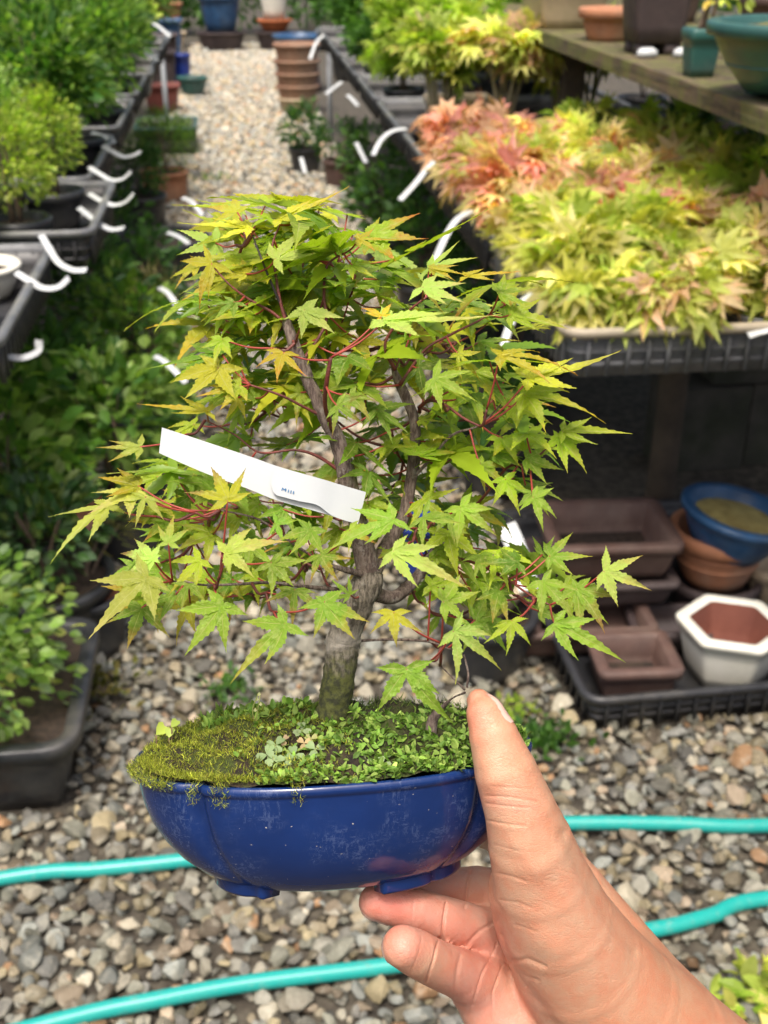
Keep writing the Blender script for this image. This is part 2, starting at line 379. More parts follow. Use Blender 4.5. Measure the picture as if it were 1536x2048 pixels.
# ------------------------------------------------------------------ containers, foliage and plants
def W(x, y, D): return CP + (FW + RT * (x - 768) / FPX + UP * (1024 - y) / FPX) * D
def pot_part(parent, kind, a, b, r, h, mat, lip=.006, rimh=.02, taper=.02, wall=.007, soil=None, soilz=None, foot=.0, inside=None, bands=0, name='pot'):
    mb = MB(); iz = foot + .008
    prof = [(-taper, foot)]
    for k in range(1, 4): prof.append((-taper * (1 - k / 4) ** 1.3, foot + (h - rimh - foot) * k / 4))
    prof += [(0, h - rimh), (lip, h - rimh + .002), (lip + .001, h - .003), (lip - .002, h), (-wall * .6, h), (-wall, h - .003)]
    if inside is None:
        prof += [(-wall - taper * .4, h * .5), (-wall - taper, iz)]
        loft(mb, kind, a, b, r, prof)
    else:
        loft(mb, kind, a, b, r, prof, True, False)
    o = mb.build(name, mat, parent)
    if inside is not None:
        mi = MB(); loft(mi, kind, a, b, r, [(-wall, h - .003), (-wall - taper * .4, h * .5), (-wall - taper, iz)], False, True); mi.build('lining', inside, o)
    for k in range(bands):
        mbb = MB(); z = h * (.45 + .2 * k); o_ = -taper * (1 - (z - foot) / (h - rimh - foot)) ** 1.3; loft(mbb, kind, a, b, r, [(o_ - .002, z - .004), (o_ + .0016, z - .001), (o_ + .0018, z + .001), (o_ - .001, z + .004)], False, False); mbb.build('band', mat, o)
    if foot:
        n = 4 if kind != 'hex' else 6
        for k in range(n):
            an = math.pi / 4 + k * 2 * math.pi / n; mf = MB()
            box(mf, ((a - taper - .012) * (math.cos(an) * 1.15 if kind == 'rect' else math.cos(an)), (b - taper - .012) * (math.sin(an) * 1.15 if kind == 'rect' else math.sin(an)), foot / 2), (.03, .03, foot + .002)); mf.build('foot', mat, o)
    if soil is not None:
        ms = MB(); sz = soilz if soilz is not None else h - .015
        q = outline(kind, a, b, r, -wall - .0005 - taper * .25 * (1 - sz / h)); n = len(q)
        rr = np.random.default_rng(int(a * 1e5) % 999)
        ring2 = q * .55
        V = np.vstack([np.column_stack([q, np.full(n, sz)]), np.column_stack([ring2, sz + .006 + rr.normal(0, .002, n)]), [[0, 0, sz + .008]]])
        F = [(k, (k + 1) % n, n + (k + 1) % n, n + k) for k in range(n)] + [(n + k, n + (k + 1) % n, 2 * n) for k in range(n)]
        ms.add(V, F); ms.build('soil', soil, parent)
    return o
def tray(label, loc, a, b, h=.07, rz=0, mat=None, rim_mat=None, group='plastic growing trays', ribs=True, r=.03):
    """a plastic growing tray: slotted wall, rolled rim, floor"""
    mat = mat or M_black; t = thing('growing_tray', label, 'tray', loc, rz, group)
    mb = MB(); loft(mb, 'rect', a, b, r, [(-.022, 0), (-.012, h * .5), (-.008, h - .012), (-.012, h - .012), (-.016, h * .5), (-.026, .005)])
    mb.build('body', mat, t)
    mr = MB(); loft(mr, 'rect', a, b, r, [(-.009, h - .016), (.001, h - .014), (.004, h - .008), (.003, h - .002), (-.003, h), (-.010, h - .003), (-.0125, h - .012)], False, False)
    mr.build('rim', rim_mat or mat, t)
    if ribs:
        ml = MB()
        for zz in (.25, .5, .72):
            o_ = -.022 + .014 * zz + .003
            loft(ml, 'rect', a, b, r, [(o_ - .004, h * zz - .004), (o_ + .0015, h * zz - .003), (o_ + .0015, h * zz + .003), (o_ - .004, h * zz + .004)], False, False)
        nx = int(2 * a / .03)
        for k in range(nx):
            x = -a + .035 + (2 * a - .07) * k / max(nx - 1, 1)
            for s in (-1, 1): box(ml, (x, s * (b - .009), h * .47), (.005, .008, h * .8))
        ny = int(2 * b / .03)
        for k in range(ny):
            y = -b + .035 + (2 * b - .07) * k / max(ny - 1, 1)
            for s in (-1, 1): box(ml, (s * (a - .009), y, h * .47), (.008, .005, h * .8))
        stuff(ml.build('rib', mat, t))
    return t

def T_oval():
    v = np.array([(0, 0, 0), (.24, .3, .06), (.26, .55, .07), (.14, .85, 0), (0, 1.0, -.1), (-.14, .85, 0), (-.26, .55, .07), (-.24, .3, .06), (0, .5, 0)], float)
    f = np.array([(0, 1, 8), (1, 2, 8), (2, 3, 8), (3, 4, 8), (4, 5, 8), (5, 6, 8), (6, 7, 8), (7, 0, 8)]); return v, f
def T_maple(wd=.09):
    v, f = [], []
    for a, L in ((-118, .5), (-78, .75), (-38, .92), (0, 1), (38, .92), (78, .75), (118, .5)):
        a = math.radians(a); d = np.array([math.sin(a), math.cos(a)]); n = np.array([d[1], -d[0]]); k = len(v)
        for p, z in ((d * 0, 0), (d * L * .42 + n * wd, .03), (d * L, -.30 * L), (d * L * .42 - n * wd, .03), (d * L * .45, -.02)): v.append((*p, z))
        f += [(k, k + 1, k + 4), (k + 1, k + 2, k + 4), (k + 2, k + 3, k + 4), (k + 3, k, k + 4)]
    return np.array(v), np.array(f)
def T_needle():
    return np.array([(-.06, 0, 0), (.06, 0, 0), (.03, .6, .03), (0, 1, -.05), (-.03, .6, .03)], float), np.array([(0, 1, 2), (0, 2, 4), (4, 2, 3)])
TPL = {'oval': T_oval(), 'maple': T_maple(.155), 'lace': T_maple(.075), 'needle': T_needle()}
TPL['round'] = (TPL['oval'][0] * [1.35, 1, 1], TPL['oval'][1])
TPL['narrow'] = (TPL['oval'][0] * [.62, 1, 1], TPL['oval'][1])
def leaves(centres, dirs, sizes, cols, tpl, r_, droop=.2, flat=.5):
    """arrays of leaf positions and pointing directions -> vertex, triangle and colour arrays"""
    tv, tf = TPL[tpl]; n = len(centres)
    y = nrm(dirs + r_.normal(0, .25, (n, 3)) - [0, 0, droop])
    up = nrm(np.array([0, 0, 1.]) * flat + dirs * .4 + r_.normal(0, .45, (n, 3)))
    x = nrm(np.cross(y, up)); z = np.cross(x, y)
    B = np.stack([x, y, z], 1)
    v = np.einsum('kj,njl->nkl', tv, B) * sizes[:, None, None] + centres[:, None, :]
    f = tf[None] + (np.arange(n) * len(tv))[:, None, None]
    return v.reshape(-1, 3), f.reshape(-1, 3), np.repeat(cols, len(tv), 0)
def pal(cols, n, r_, var=.22):
    c = np.array(cols, float)[r_.integers(0, len(cols), n)]
    return c * np.exp(r_.normal(0, var, (n, 1)))
GREEN = [(.07, .17, .03), (.10, .23, .04), (.14, .29, .05), (.08, .19, .05)]
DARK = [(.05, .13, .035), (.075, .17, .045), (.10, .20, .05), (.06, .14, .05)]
LIGHT = [(.22, .36, .07), (.28, .42, .09), (.17, .31, .05), (.33, .45, .13)]
LIME = [(.36, .50, .07), (.44, .55, .09), (.28, .42, .05), (.52, .58, .13)]
YELL = [(.70, .66, .16), (.58, .62, .12), (.74, .66, .24), (.48, .58, .11)]
PINK = [(.76, .38, .30), (.76, .50, .32), (.72, .58, .28), (.72, .32, .28), (.62, .60, .20)]
SALM = [(.74, .56, .32), (.68, .64, .22), (.60, .62, .16), (.74, .46, .30), (.52, .58, .13)]
BLUEG = [(.10, .17, .09), (.16, .24, .13), (.08, .15, .06), (.20, .27, .08)]
OLIVE = [(.20, .20, .05), (.15, .17, .05), (.28, .24, .08)]
def shrub(parent, z0, height, rx, ry, n, tpl, size, cols, seed, stems=4, stem_mat=None, clumps=14, droop=.2, stem_r=.0035, lowfill=.25, lean=(0, 0), flat=.5):
    """stems and a crown of leaf-sized faces gathered in clumps, under parent"""
    r_ = np.random.default_rng(seed)
    u = nrm(r_.normal(size=(clumps, 3))) * r_.uniform(.55, 1, (clumps, 1)) ** .5
    cz = z0 + height * (lowfill + (1 - lowfill) * .5); hz_ = height * (1 - lowfill) * .5
    cen = u * [rx * .8, ry * .8, hz_ * .85] + [lean[0], lean[1], cz]
    cr = r_.uniform(.22, .42, clumps) * min(rx, ry) + .3 * hz_ * .5
    mbs = MB(); top = cen[np.argsort(-cen[:, 2])]
    for k in range(stems):
        e = top[k % len(top)]; s = r_.normal(0, .006, 2)
        mid = np.array([e[0] * .35 + s[0], e[1] * .35 + s[1], z0 + (e[2] - z0) * .5])
        tube(mbs, [(s[0], s[1], z0 - .004), mid, e], [stem_r, stem_r * .8, stem_r * .4], 6, 3, None, .05, k)
    mbs.build('stem', stem_mat or M_stem, parent)
    k = r_.integers(0, clumps, n); dv = nrm(r_.normal(size=(n, 3))) * r_.uniform(.25, 1, (n, 1)) ** .6
    P = cen[k] + dv * cr[k][:, None]
    P[:, 2] = np.maximum(P[:, 2], z0 + .012)
    out = nrm((P - [lean[0], lean[1], z0 + height * .4]) * [1, 1, .8] + dv * .02)
    tint = r_.normal(0, .12, clumps)[k]
    C = pal(cols, n, r_) * np.exp(tint)[:, None]
    v, f, c = leaves(P, out, size * r_.uniform(.65, 1.25, n), C, tpl, r_, droop, flat)
    return stuff(obj('foliage', fast_mesh('foliage', v, f, M_leaf, c, False), parent))
def potted(label, cat, loc, potspec, shrubspec, group=None, rz=0, name='potted_plant'):
    t = thing(name, label, cat, loc, rz, group)
    if potspec:
        p = dict(kind='round', a=.06, b=None, r=.01, h=.09, mat=M_black, soil=M_soil, taper=.012); p.update(potspec)
        p['b'] = p['b'] or p['a']; pot_part(t, **p); z0 = p.get('soilz') or p['h'] - .015
    else: z0 = 0
    if shrubspec:
        s = dict(z0=z0); s.update(shrubspec); shrub(t, **s)
    return t
def ribbon(label, pts, wd=.012, group='white plant labels', marks=None):
    """a thin white plastic plant label bent along pts"""
    p = smooth_path(np.asarray(pts, float), 6); t = nrm(np.gradient(p, axis=0)); mb = MB()
    side = nrm(np.cross(t, nrm(CP - p.mean(0)) * .6 + np.array([0, 0, .7]))); n_ = np.cross(side, t); th = .0004
    V = np.stack([p - side * wd / 2 - n_ * th, p + side * wd / 2 - n_ * th, p + side * wd / 2 + n_ * th, p - side * wd / 2 + n_ * th], 1).reshape(-1, 3); F = []
    for i in range(len(p) - 1):
        for k in range(4): F.append((i * 4 + k, i * 4 + (k + 1) % 4, i * 4 + 4 + (k + 1) % 4, i * 4 + 4 + k))
    F += [(3, 2, 1, 0), tuple(len(V) - 4 + k for k in range(4))]
    mb.add(V, F); return tag(mb.build('plant_label', M_tagw, None, False), label, 'label', group)

# ------------------------------------------------------------------ benches
def bench(label, x0, x1, y0, y1, z, legs, name='bench'):
    t = thing(name, label, 'bench', ((x0 + x1) / 2, (y0 + y1) / 2, 0)); cx, cy = (x0 + x1) / 2, (y0 + y1) / 2
    for x in (x0, (x0 + x1) / 2, x1):
        mb = MB(); tube(mb, [(x - cx, y0 - cy, z - .013), (x - cx, y1 - cy, z - .013)], .0125, 10, 1); mb.build('rail', M_metal, t)
    yy = y0
    while yy < y1:
        mb = MB(); tube(mb, [(x0 - cx, yy - cy, z - .037), (x1 - cx, yy - cy, z - .037)], .011, 8, 1); mb.build('crossbar', M_metal, t); yy += .62
    for y in legs:
        for x in ((x0 + .02, x1 - .02) if y > 6 else ((x0 + x1) / 2, x1 - .02) if x0 > 0 else (x0 + .02, (x0 + x1) / 2)):
            mb = MB(); tube(mb, [(x - cx, y - cy, 0), (x - cx, y - cy, z - .045)], .0135, 10, 1); mb.build('leg', M_metal, t)
    return t
bench('grey pipe bench running along the aisle under the maple trays', .46, 1.32, 1.80, 7.2, .545, (3.4, 5.0, 6.55))
bench('grey pipe bench under the leafy green shrubs beside the aisle', -1.30, -.38, 1.46, 7.2, .545, (2.5, 4.3, 6.6))

# ---- trays on the left bench
LT = [(-.60, 1.72, .225, .26, 'black tray holding the yellow shrub and the white-rimmed bowl'),
      (-.545, 2.28, .225, .22, 'black tray under the bright lime fine-leaved shrubs'),
      (-.60, 2.82, .225, .28, 'black tray behind the lime shrubs, holding dark green shrubs'),
      (-.60, 3.50, .225, .28, 'black tray in the middle of the left shrub bench'),
      (-.60, 4.15, .225, .28, 'black tray beside the mossy square pot with a pale rim'),
      (-.60, 4.85, .225, .30, 'black tray far along the bench of green shrubs'),
      (-.60, 5.60, .225, .30, 'black tray near the far end of the left shrub bench'),
      (-1.08, 2.3, .225, .5, 'black tray in the back row of the left bench, nearest'),
      (-1.08, 3.6, .225, .6, 'black tray in the back row of the left bench, middle'),
      (-1.08, 5.1, .225, .6, 'black tray in the back row of the left bench, farthest')]
for x, y, a, b, l in LT: tray(l, (x + .05, y, .546), a, b, .075, 0, M_black, M_grey, 'black trays on the left bench')
ZL = .553
k = 0
def lp(label, x, y, h, rx, n, tpl, size, cols, group='shrubs on the left bench', pr=.055, ph=.075, **kw):
    global k; k += 1
    return potted(label, 'shrub', (x + .09, y, ZL), dict(a=pr, h=ph), dict(height=h, rx=rx, ry=rx, n=n, tpl=tpl, size=size, cols=cols, seed=1000 + k, **kw), group)
lp('lime green fine-leaved shrub in front of the others in its tray', -.50, 2.14, .19, .085, 1500, 'oval', .013, LIME, clumps=22)
lp('lime green fine-leaved shrub with a taller tip, by the tray corner', -.47, 2.38, .22, .07, 1100, 'oval', .013, LIME, clumps=18)
lp('lime green fine-leaved shrub at the edge of the frame', -.62, 2.12, .20, .10, 1500, 'oval', .013, LIGHT, clumps=22)
lp('lime green fine-leaved shrub behind the two brightest ones', -.58, 2.36, .23, .10, 1400, 'oval', .013, LIGHT, clumps=22)
lp('bright yellow shrub at the frame edge above the white bowl', -.575, 2.0, .15, .05, 420, 'oval', .022, [(.55, .52, .06), (.48, .48, .06), (.6, .55, .12)])
t = thing('bowl', 'white-rimmed round bowl of brown soil beside the yellow shrub', 'bowl', (-.435, 1.90, ZL)); pot_part(t, 'round', .062, .062, .01, .055, M_white, soil=M_soil, lip=.004, taper=.02, rimh=.01)
t = thing('bowl', 'white-rimmed oval bowl of mossy soil nearest on the left bench', 'bowl', (-.44, 1.73, ZL)); pot_part(t, 'round', .06, .055, .01, .05, M_white, soil=M_moss_soil, lip=.004, taper=.02, rimh=.01)
GREEN2 = GREEN + LIGHT[:2]
spec = [(-.52, 2.70, .34, .14, 'oval', .026, GREEN2), (-.74, 2.86, .36, .14, 'oval', .03, GREEN2), (-.49, 3.0, .32, .13, 'narrow', .026, GREEN2), (-.64, 3.38, .30, .15, 'oval', .03, LIGHT), (-.48, 3.50, .34, .14, 'narrow', .03, GREEN2),
        (-.70, 3.78, .34, .16, 'oval', .03, GREEN2), (-.50, 4.05, .34, .14, 'narrow', .027, LIGHT), (-.72, 4.3, .34, .16, 'oval', .03, GREEN2), (-.55, 4.75, .30, .14, 'oval', .03, LIME), (-.70, 5.1, .36, .17, 'oval', .03, GREEN2),
        (-.52, 5.5, .34, .15, 'narrow', .03, GREEN2), (-.70, 5.9, .36, .18, 'oval', .035, GREEN2), (-1.0, 2.5, .30, .15, 'oval', .03, GREEN2), (-1.02, 3.1, .34, .17, 'oval', .035, DARK), (-1.0, 3.7, .36, .18, 'oval', .035, GREEN2),
        (-1.05, 4.3, .38, .18, 'oval', .03, LIGHT), (-1.02, 4.9, .38, .19, 'oval', .035, GREEN2), (-1.02, 5.6, .40, .2, 'oval', .035, GREEN2), (-1.3, 4.6, .42, .2, 'oval', .04, GREEN2), (-1.35, 5.6, .46, .24, 'oval', .04, LIGHT)]
rowt = ['first', 'second', 'third', 'fourth', 'fifth', 'sixth', 'seventh', 'eighth', 'ninth', 'tenth', 'eleventh', 'twelfth']
for i, (x, y, h, r, tp, sz, cl) in enumerate(spec):
    if i < 12: lab = f'leafy green shrub in a black pot, {rowt[i]} behind the lime shrubs along the aisle'
    else: lab = f'leafy green shrub in the back row of the left bench, {rowt[i - 12]} from the front'
    lp(lab, x, y, h, r, int(700 + 2200 * r * r / .04), tp, sz, cl, stems=5, clumps=20)
t = potted('square black pot with pale rim and a sparse pale shrub by the aisle', 'shrub', (-.385, 4.42, .546), dict(kind='rect', a=.075, b=.075, h=.085, mat=M_grey, soil=M_moss_soil), dict(height=.26, rx=.09, ry=.09, n=380, tpl='oval', size=.02, cols=LIGHT, seed=88))
for i, (x, y, h, r, cl) in enumerate([(-.75, 6.7, .5, .25, GREEN), (-1.2, 6.8, .55, .3, LIGHT), (-.85, 7.6, .6, .3, GREEN), (-1.7, 6.2, .6, .35, GREEN), (-1.5, 8.0, .7, .4, GREEN), (-.8, 8.8, .8, .3, DARK)]):
    potted(f'far green bush past the end of the left bench, {rowt[i]} by distance', 'bush', (x, y, .3 if y > 7.3 else .55), dict(a=.09, h=.12), dict(height=h, rx=r, ry=r, n=1500, tpl='oval', size=.045, cols=cl, seed=500 + i, clumps=24), 'far bushes past the left bench')

# ---- ground level on the left
def ground_pot(label, px, py, z, spec, sh, group, dx=0):
    p = G(px, py, z); return potted(label, 'shrub', (p[0] + dx, p[1], 0), spec, sh, group)
GLP = 'shrubs on the ground at the left'
t = potted('small round-leaved shrub in the big black rectangular planter at the lower left', 'shrub', (-.440, 1.405, 0), dict(kind='rect', a=.17, b=.155, r=.035, h=.135, mat=M_black, lip=.01, rimh=.022, taper=.035, wall=.012),
           dict(height=.20, rx=.175, ry=.165, n=1500, tpl='round', size=.020, cols=[(.22, .33, .16), (.30, .40, .20)] + LIGHT + LIGHT + [(.48, .50, .14), (.12, .22, .08)], seed=21, stems=7, clumps=40, droop=.1, lowfill=.0, lean=(.0, -.03)))
potted('dark small-leaved shrub behind the black rectangular planter', 'shrub', (-.36, 1.68, 0), dict(a=.105, h=.15, lip=.008), dict(height=.16, rx=.12, ry=.11, n=600, tpl='oval', size=.024, cols=DARK + BLUEG, seed=22, clumps=20, lowfill=.1), GLP)
potted('black round pot with orange-brown bark, beside the gravel', 'shrub', (-.30, 1.68, 0), dict(a=.065, h=.12, soil=plain('bark_mulch', (.20, .07, .03), (.10, .045, .02), .9, 90, .8), soilz=.115), dict(height=.12, rx=.05, ry=.05, n=160, tpl='needle', size=.03, cols=OLIVE, seed=23, stems=3, clumps=8, lean=(.02, .08)), GLP)
for i, (x, y, h, r, n, sz, cl, l) in enumerate([
        (-.44, 1.86, .30, .13, 560, .040, LIGHT + LIGHT + GREEN, 'broad-leaved green shrub low under the left bench edge, nearest'),
        (-.27, 2.02, .30, .14, 640, .036, LIGHT + LIGHT + GREEN, 'broad-leaved green shrub standing out over the gravel below the curled labels'),
        (-.42, 2.15, .30, .13, 420, .04, GREEN, 'dark broad-leaved shrub deep under the left bench'),
        (-.25, 2.42, .33, .13, 680, .030, LIGHT + LIGHT + GREEN, 'mid green shrub with olive tips beside the gravel'),
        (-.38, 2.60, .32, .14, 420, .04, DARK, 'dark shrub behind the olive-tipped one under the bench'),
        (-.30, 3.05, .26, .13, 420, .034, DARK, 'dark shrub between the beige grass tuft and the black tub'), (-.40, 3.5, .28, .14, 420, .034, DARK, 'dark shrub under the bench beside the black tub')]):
    potted(l, 'shrub', (x, y, 0), dict(a=.085, h=.14), dict(height=h, rx=r, ry=r, n=n, tpl='oval', size=sz, cols=cl, seed=40 + i, stems=5, clumps=18, lowfill=.15), GLP)
potted('airy beige-tipped grass tuft above the broad-leaved shrub', 'grass', (-.21, 2.60, 0), dict(a=.07, h=.15), dict(height=.26, rx=.10, ry=.09, n=520, tpl='needle', size=.035, cols=[(.26, .22, .10), (.20, .19, .07), (.32, .27, .14)], seed=51, clumps=16), GLP)
potted('empty-looking wide black tub on the ground by the gravel', 'tub', (-.30, 4.0, 0), dict(a=.16, h=.14, lip=.012, soilz=.10), None, GLP)
potted('rounded mossy green bush in a terracotta pot beside the gravel', 'bush', (-.35, 5.25, 0), dict(a=.10, h=.13, mat=M_terra), dict(height=.25, rx=.17, ry=.15, n=2600, tpl='needle', size=.026, cols=[(.12, .26, .03), (.20, .32, .03), (.08, .19, .03)], seed=52, clumps=26, lowfill=.05), GLP)
potted('dark green bush below the mossy rounded one', 'bush', (-.42, 4.75, 0), dict(a=.10, h=.13), dict(height=.2, rx=.13, ry=.12, n=900, tpl='oval', size=.02, cols=DARK, seed=53, clumps=22, lowfill=.1), GLP)
t = tray('shallow tray of small succulents on the ground by the aisle', (-.40, 6.5, .09), .16, .20, .06, 0, M_black, M_green, 'ground trays'); 
for i in range(5):
    potted(f'small pale succulent in the ground tray, {rowt[i]} across', 'succulent', (-.51 + .055 * i, 6.45 + .04 * (i % 2), .096), dict(a=.026, h=.04), dict(height=.05, rx=.03, ry=.03, n=70, tpl='oval', size=.02, cols=LIGHT + BLUEG, seed=60 + i, clumps=6, lowfill=.05), 'succulents in the ground tray')
mb = MB(); box(mb, (-.40, 6.5, .043), (.30, .36, .085)); tag(mb.build('concrete_block', M_block), 'concrete block carrying the tray of succulents', 'block')
def simple_pot(label, cat, loc, kind, a, b, h, mat, rz=0, name='pot', group=None, **kw):
    t = thing(name, label, cat, loc, rz, group); pot_part(t, kind, a, b, kw.pop('r', .02), h, mat, **kw); return t
simple_pot('red-brown rectangular pot, lowest of the pile by the aisle', 'pot', (-.50, 7.95, 0), 'rect', .105, .09, .17, M_red, taper=.02, lip=.01)
simple_pot('dark brown rectangular pot behind the red-brown one', 'pot', (-.58, 8.9, 0), 'rect', .13, .11, .28, M_darkbrown, taper=.02, lip=.01)
simple_pot('cobalt blue pot standing between dark brown and green pots', 'pot', (-.42, 9.1, .0), 'round', .07, .07, .24, plain('cobalt_glaze', (.02, .05, .30), (.015, .035, .2), .3, 10), taper=.02)
simple_pot('green glazed bowl jutting into the aisle', 'bowl', (-.33, 8.7, 0), 'round', .10, .10, .13, M_green, taper=.035, lip=.01, soil=M_soil)
simple_pot('large slate-blue rectangular pot on the far pile', 'pot', (-.62, 10.2, .0), 'rect', .17, .14, .40, M_blueglaze, taper=.03, lip=.012)
simple_pot('grey rectangular pot in front of the slate-blue one', 'pot', (-.60, 9.6, .0), 'rect', .14, .11, .34, M_darkbrown, taper=.03, lip=.012)
for i, (x, y, a, h, m, l) in enumerate([(-.75, 12.3, .22, .40, M_terra, 'terracotta pot at the far left end of the path'), (-.62, 11.3, .15, .22, M_beige, 'beige bowl at the far left end of the path'), (-.15, 11.9, .22, .17, M_darkbrown, 'wide dark brown pot at the far end, beneath the blue one'),
        (.36, 11.9, .18, .17, M_darkbrown, 'wide dark brown pot at the far end, beneath the orange one')]):
    simple_pot(l, 'pot', (x, y, 0), 'round', a, a * .8, h, m, taper=.05, lip=.02)
simple_pot('blue glazed pot standing on a wide dark pot at the far end', 'pot', (-.15, 11.95, .17), 'round', .19, .15, .3, M_blueglaze, taper=.06, lip=.02)
simple_pot('orange clay pot standing on a wide dark pot at the far end', 'pot', (.36, 11.95, .17), 'round', .15, .12, .10, plain('orange_clay', (.5, .15, .05), None, .7, 20), taper=.05, lip=.02)
simple_pot('cream pot on the orange one at the far end', 'pot', (.36, 11.95, .27), 'round', .14, .12, .3, M_white, taper=.05, lip=.02)
mb = MB(); box(mb, (.85, 11.9, .2), (.35, .3, .4)); tag(mb.build('concrete_block', M_block), 'pale concrete block at the far end of the path', 'block')
for i, (x, y) in enumerate([(-1.3, 13.4), (-.2, 13.8), (.9, 13.5), (2.1, 13.2), (-2.6, 12.8)]):
    t = thing('garden_bush', f'dark bush closing the far end of the path, {rowt[i]} of five', 'bush', (x, y, 0), 0, 'bushes at the far end'); shrub(t, 0, 1.3, .75, .5, 1600, 'oval', .08, DARK + GREEN, 700 + i, clumps=26, stem_r=.012, lowfill=.02)

# ---- trays and plants on the right bench
ZR = .546
tray('tan-rimmed tray at the near corner of the maple bench', (.71, 1.675, ZR), .30, .255, .075, 0, M_grey, M_tan, 'trays on the right bench')
RT_ = [(.71, 2.215, .30, .265, 'dark tray of pink and yellow maple seedlings behind the tan-rimmed tray'), (.71, 2.78, .30, .275, 'dark tray where the pinkest maple seedlings begin'), (.71, 3.36, .30, .28, 'dark tray carrying the tall pale-stemmed maples'),
       (.71, 3.97, .30, .28, 'dark tray behind the tall pale-stemmed maples'), (.71, 4.6, .30, .30, 'dark tray before the far pots on the right bench'), (.71, 5.3, .30, .32, 'dark tray second from the far end of the right bench'), (.71, 6.05, .30, .34, 'dark tray at the far end of the right bench'),
       (1.20, 2.35, .19, .34, 'dark low tray in the shade beneath the board shelf'), (1.20, 3.1, .19, .34, 'dark low tray farther back beneath the board shelf')]
for x, y, a, b, l in RT_: tray(l, (x, y, ZR), a, b, .075, 0, M_black, M_grey, 'trays on the right bench')
ROWN = ['front', 'second', 'third', 'fourth']; COLN = ['leftmost', 'second from the aisle', 'middle', 'fourth from the aisle', 'outermost']
idx = 0
def seedling_tray(y0, rows, tl, colfun, hfun):
    global idx
    for ri in range(rows):
        for ci in range(5):
            idx += 1; r_ = np.random.default_rng(idx * 13)
            x = .475 + ci * .117 + r_.uniform(-.012, .012); y = y0 + ri * .118 + r_.uniform(-.012, .012)
            cname, cl = colfun(ri, ci); hh = hfun(ri, ci) * r_.uniform(.85, 1.15)
            potted(f'{cname} maple, {COLN[ci]} in {ROWN[ri]} row of {tl} tray', 'seedling', (x, y, ZR + .007), dict(a=.045, h=.062, mat=M_black),
                   dict(height=hh, rx=.085, ry=.08, n=125, tpl='maple', size=.044, cols=cl, seed=2000 + idx, stems=4, clumps=11, droop=.4, stem_mat=M_palestem, stem_r=.0022, lowfill=.15, flat=.6), 'maple seedlings in trays', r_.uniform(0, 6))
seedling_tray(1.50, 4, 'tan-rimmed', lambda r, c: (('salmon and yellow', SALM) if (r * 3 + c * 2) % 5 in (2, 4) else ('pink-tinged', PINK) if (r, c) in ((3, 0), (2, 2), (3, 1), (1, 3), (0, 1)) else ('yellow-green', YELL) if (r + c) % 2 or c < 3 else ('lime green', LIME)), lambda r, c: .115 if (r, c) != (0, 0) else .08)
seedling_tray(2.03, 4, 'next dark', lambda r, c: (('pink', PINK) if c < 1 or (r + c) % 3 == 1 and c < 3 else ('salmon', SALM) if (r + c) % 2 == 0 and c < 4 else ('pale lime', LIME) if c > 3 else ('yellow-green', YELL)), lambda r, c: .125)
seedling_tray(2.60, 1, 'third', lambda r, c: (('deep pink', PINK[:1] + PINK[3:4] + PINK[1:2]) if c < 2 else ('yellow-green', YELL) if c % 2 else ('lime', LIME)), lambda r, c: .12)
def rp(label, x, y, z, h, r, n, tpl, size, cols, seed, pot=None, group='shrubs on the right bench', **kw):
    return potted(label, 'shrub', (x, y, z), pot or dict(a=.06, h=.075), dict(height=h, rx=r, ry=r, n=n, tpl=tpl, size=size, cols=cols, seed=seed, **kw), group)
for i, (x, y, h, cl, l) in enumerate([(.50, 3.04, .25, YELL + LIME, 'tall yellow-green maple with bare pale stems nearest the aisle'), (.66, 2.98, .28, SALM, 'tall salmon-tipped maple with a cluster of pale stems'), (.82, 3.06, .26, YELL, 'tall yellow maple standing between the salmon one and the shelf'), (.94, 3.2, .25, YELL, 'olive-yellow maple close beside the board shelf'), (.58, 3.3, .29, LIME, 'tall lime maple behind the bare pale stems')]):
    rp(l, x, y, ZR + .007, h, .115, 210, 'maple', .05, cl, 3000 + i, stems=7, stem_mat=M_palestem, stem_r=.005, lowfill=.55, clumps=14, droop=.5, flat=.9)
rs = [(.52, 3.85, .28, .13, 'maple', LIME), (.72, 3.95, .34, .16, 'maple', GREEN + LIME), (.92, 4.05, .36, .16, 'maple', LIGHT), (.52, 4.45, .22, .12, 'oval', GREEN), (.74, 4.6, .34, .17, 'maple', LIGHT), (.95, 4.7, .36, .17, 'oval', DARK), (.55, 5.15, .28, .14, 'oval', GREEN), (.8, 5.3, .36, .18, 'maple', LIGHT), (.58, 5.85, .3, .15, 'oval', GREEN), (.85, 6.1, .38, .2, 'oval', GREEN)]
for i, (x, y, h, r, tp, cl) in enumerate(rs):
    rp(f'green shrub on the right bench, {rowt[i]} behind the tall pale-stemmed maples', x, y, ZR + .007, h, r, 750, tp, .038, cl, 3100 + i, stems=5, clumps=20)
for i, (x, y) in enumerate([(1.12, 2.15), (1.26, 2.3), (1.14, 2.45), (1.27, 2.62), (1.13, 2.95), (1.26, 3.15)]):
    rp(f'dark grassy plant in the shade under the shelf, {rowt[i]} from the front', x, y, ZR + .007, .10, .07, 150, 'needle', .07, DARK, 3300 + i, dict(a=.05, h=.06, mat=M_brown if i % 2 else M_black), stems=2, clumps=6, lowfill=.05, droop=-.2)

simple_pot('cream rectangular pot among the bare pale stems', 'pot', (.62, 3.42, ZR + .01), 'rect', .09, .06, .10, M_beige, lip=.006, taper=.01)
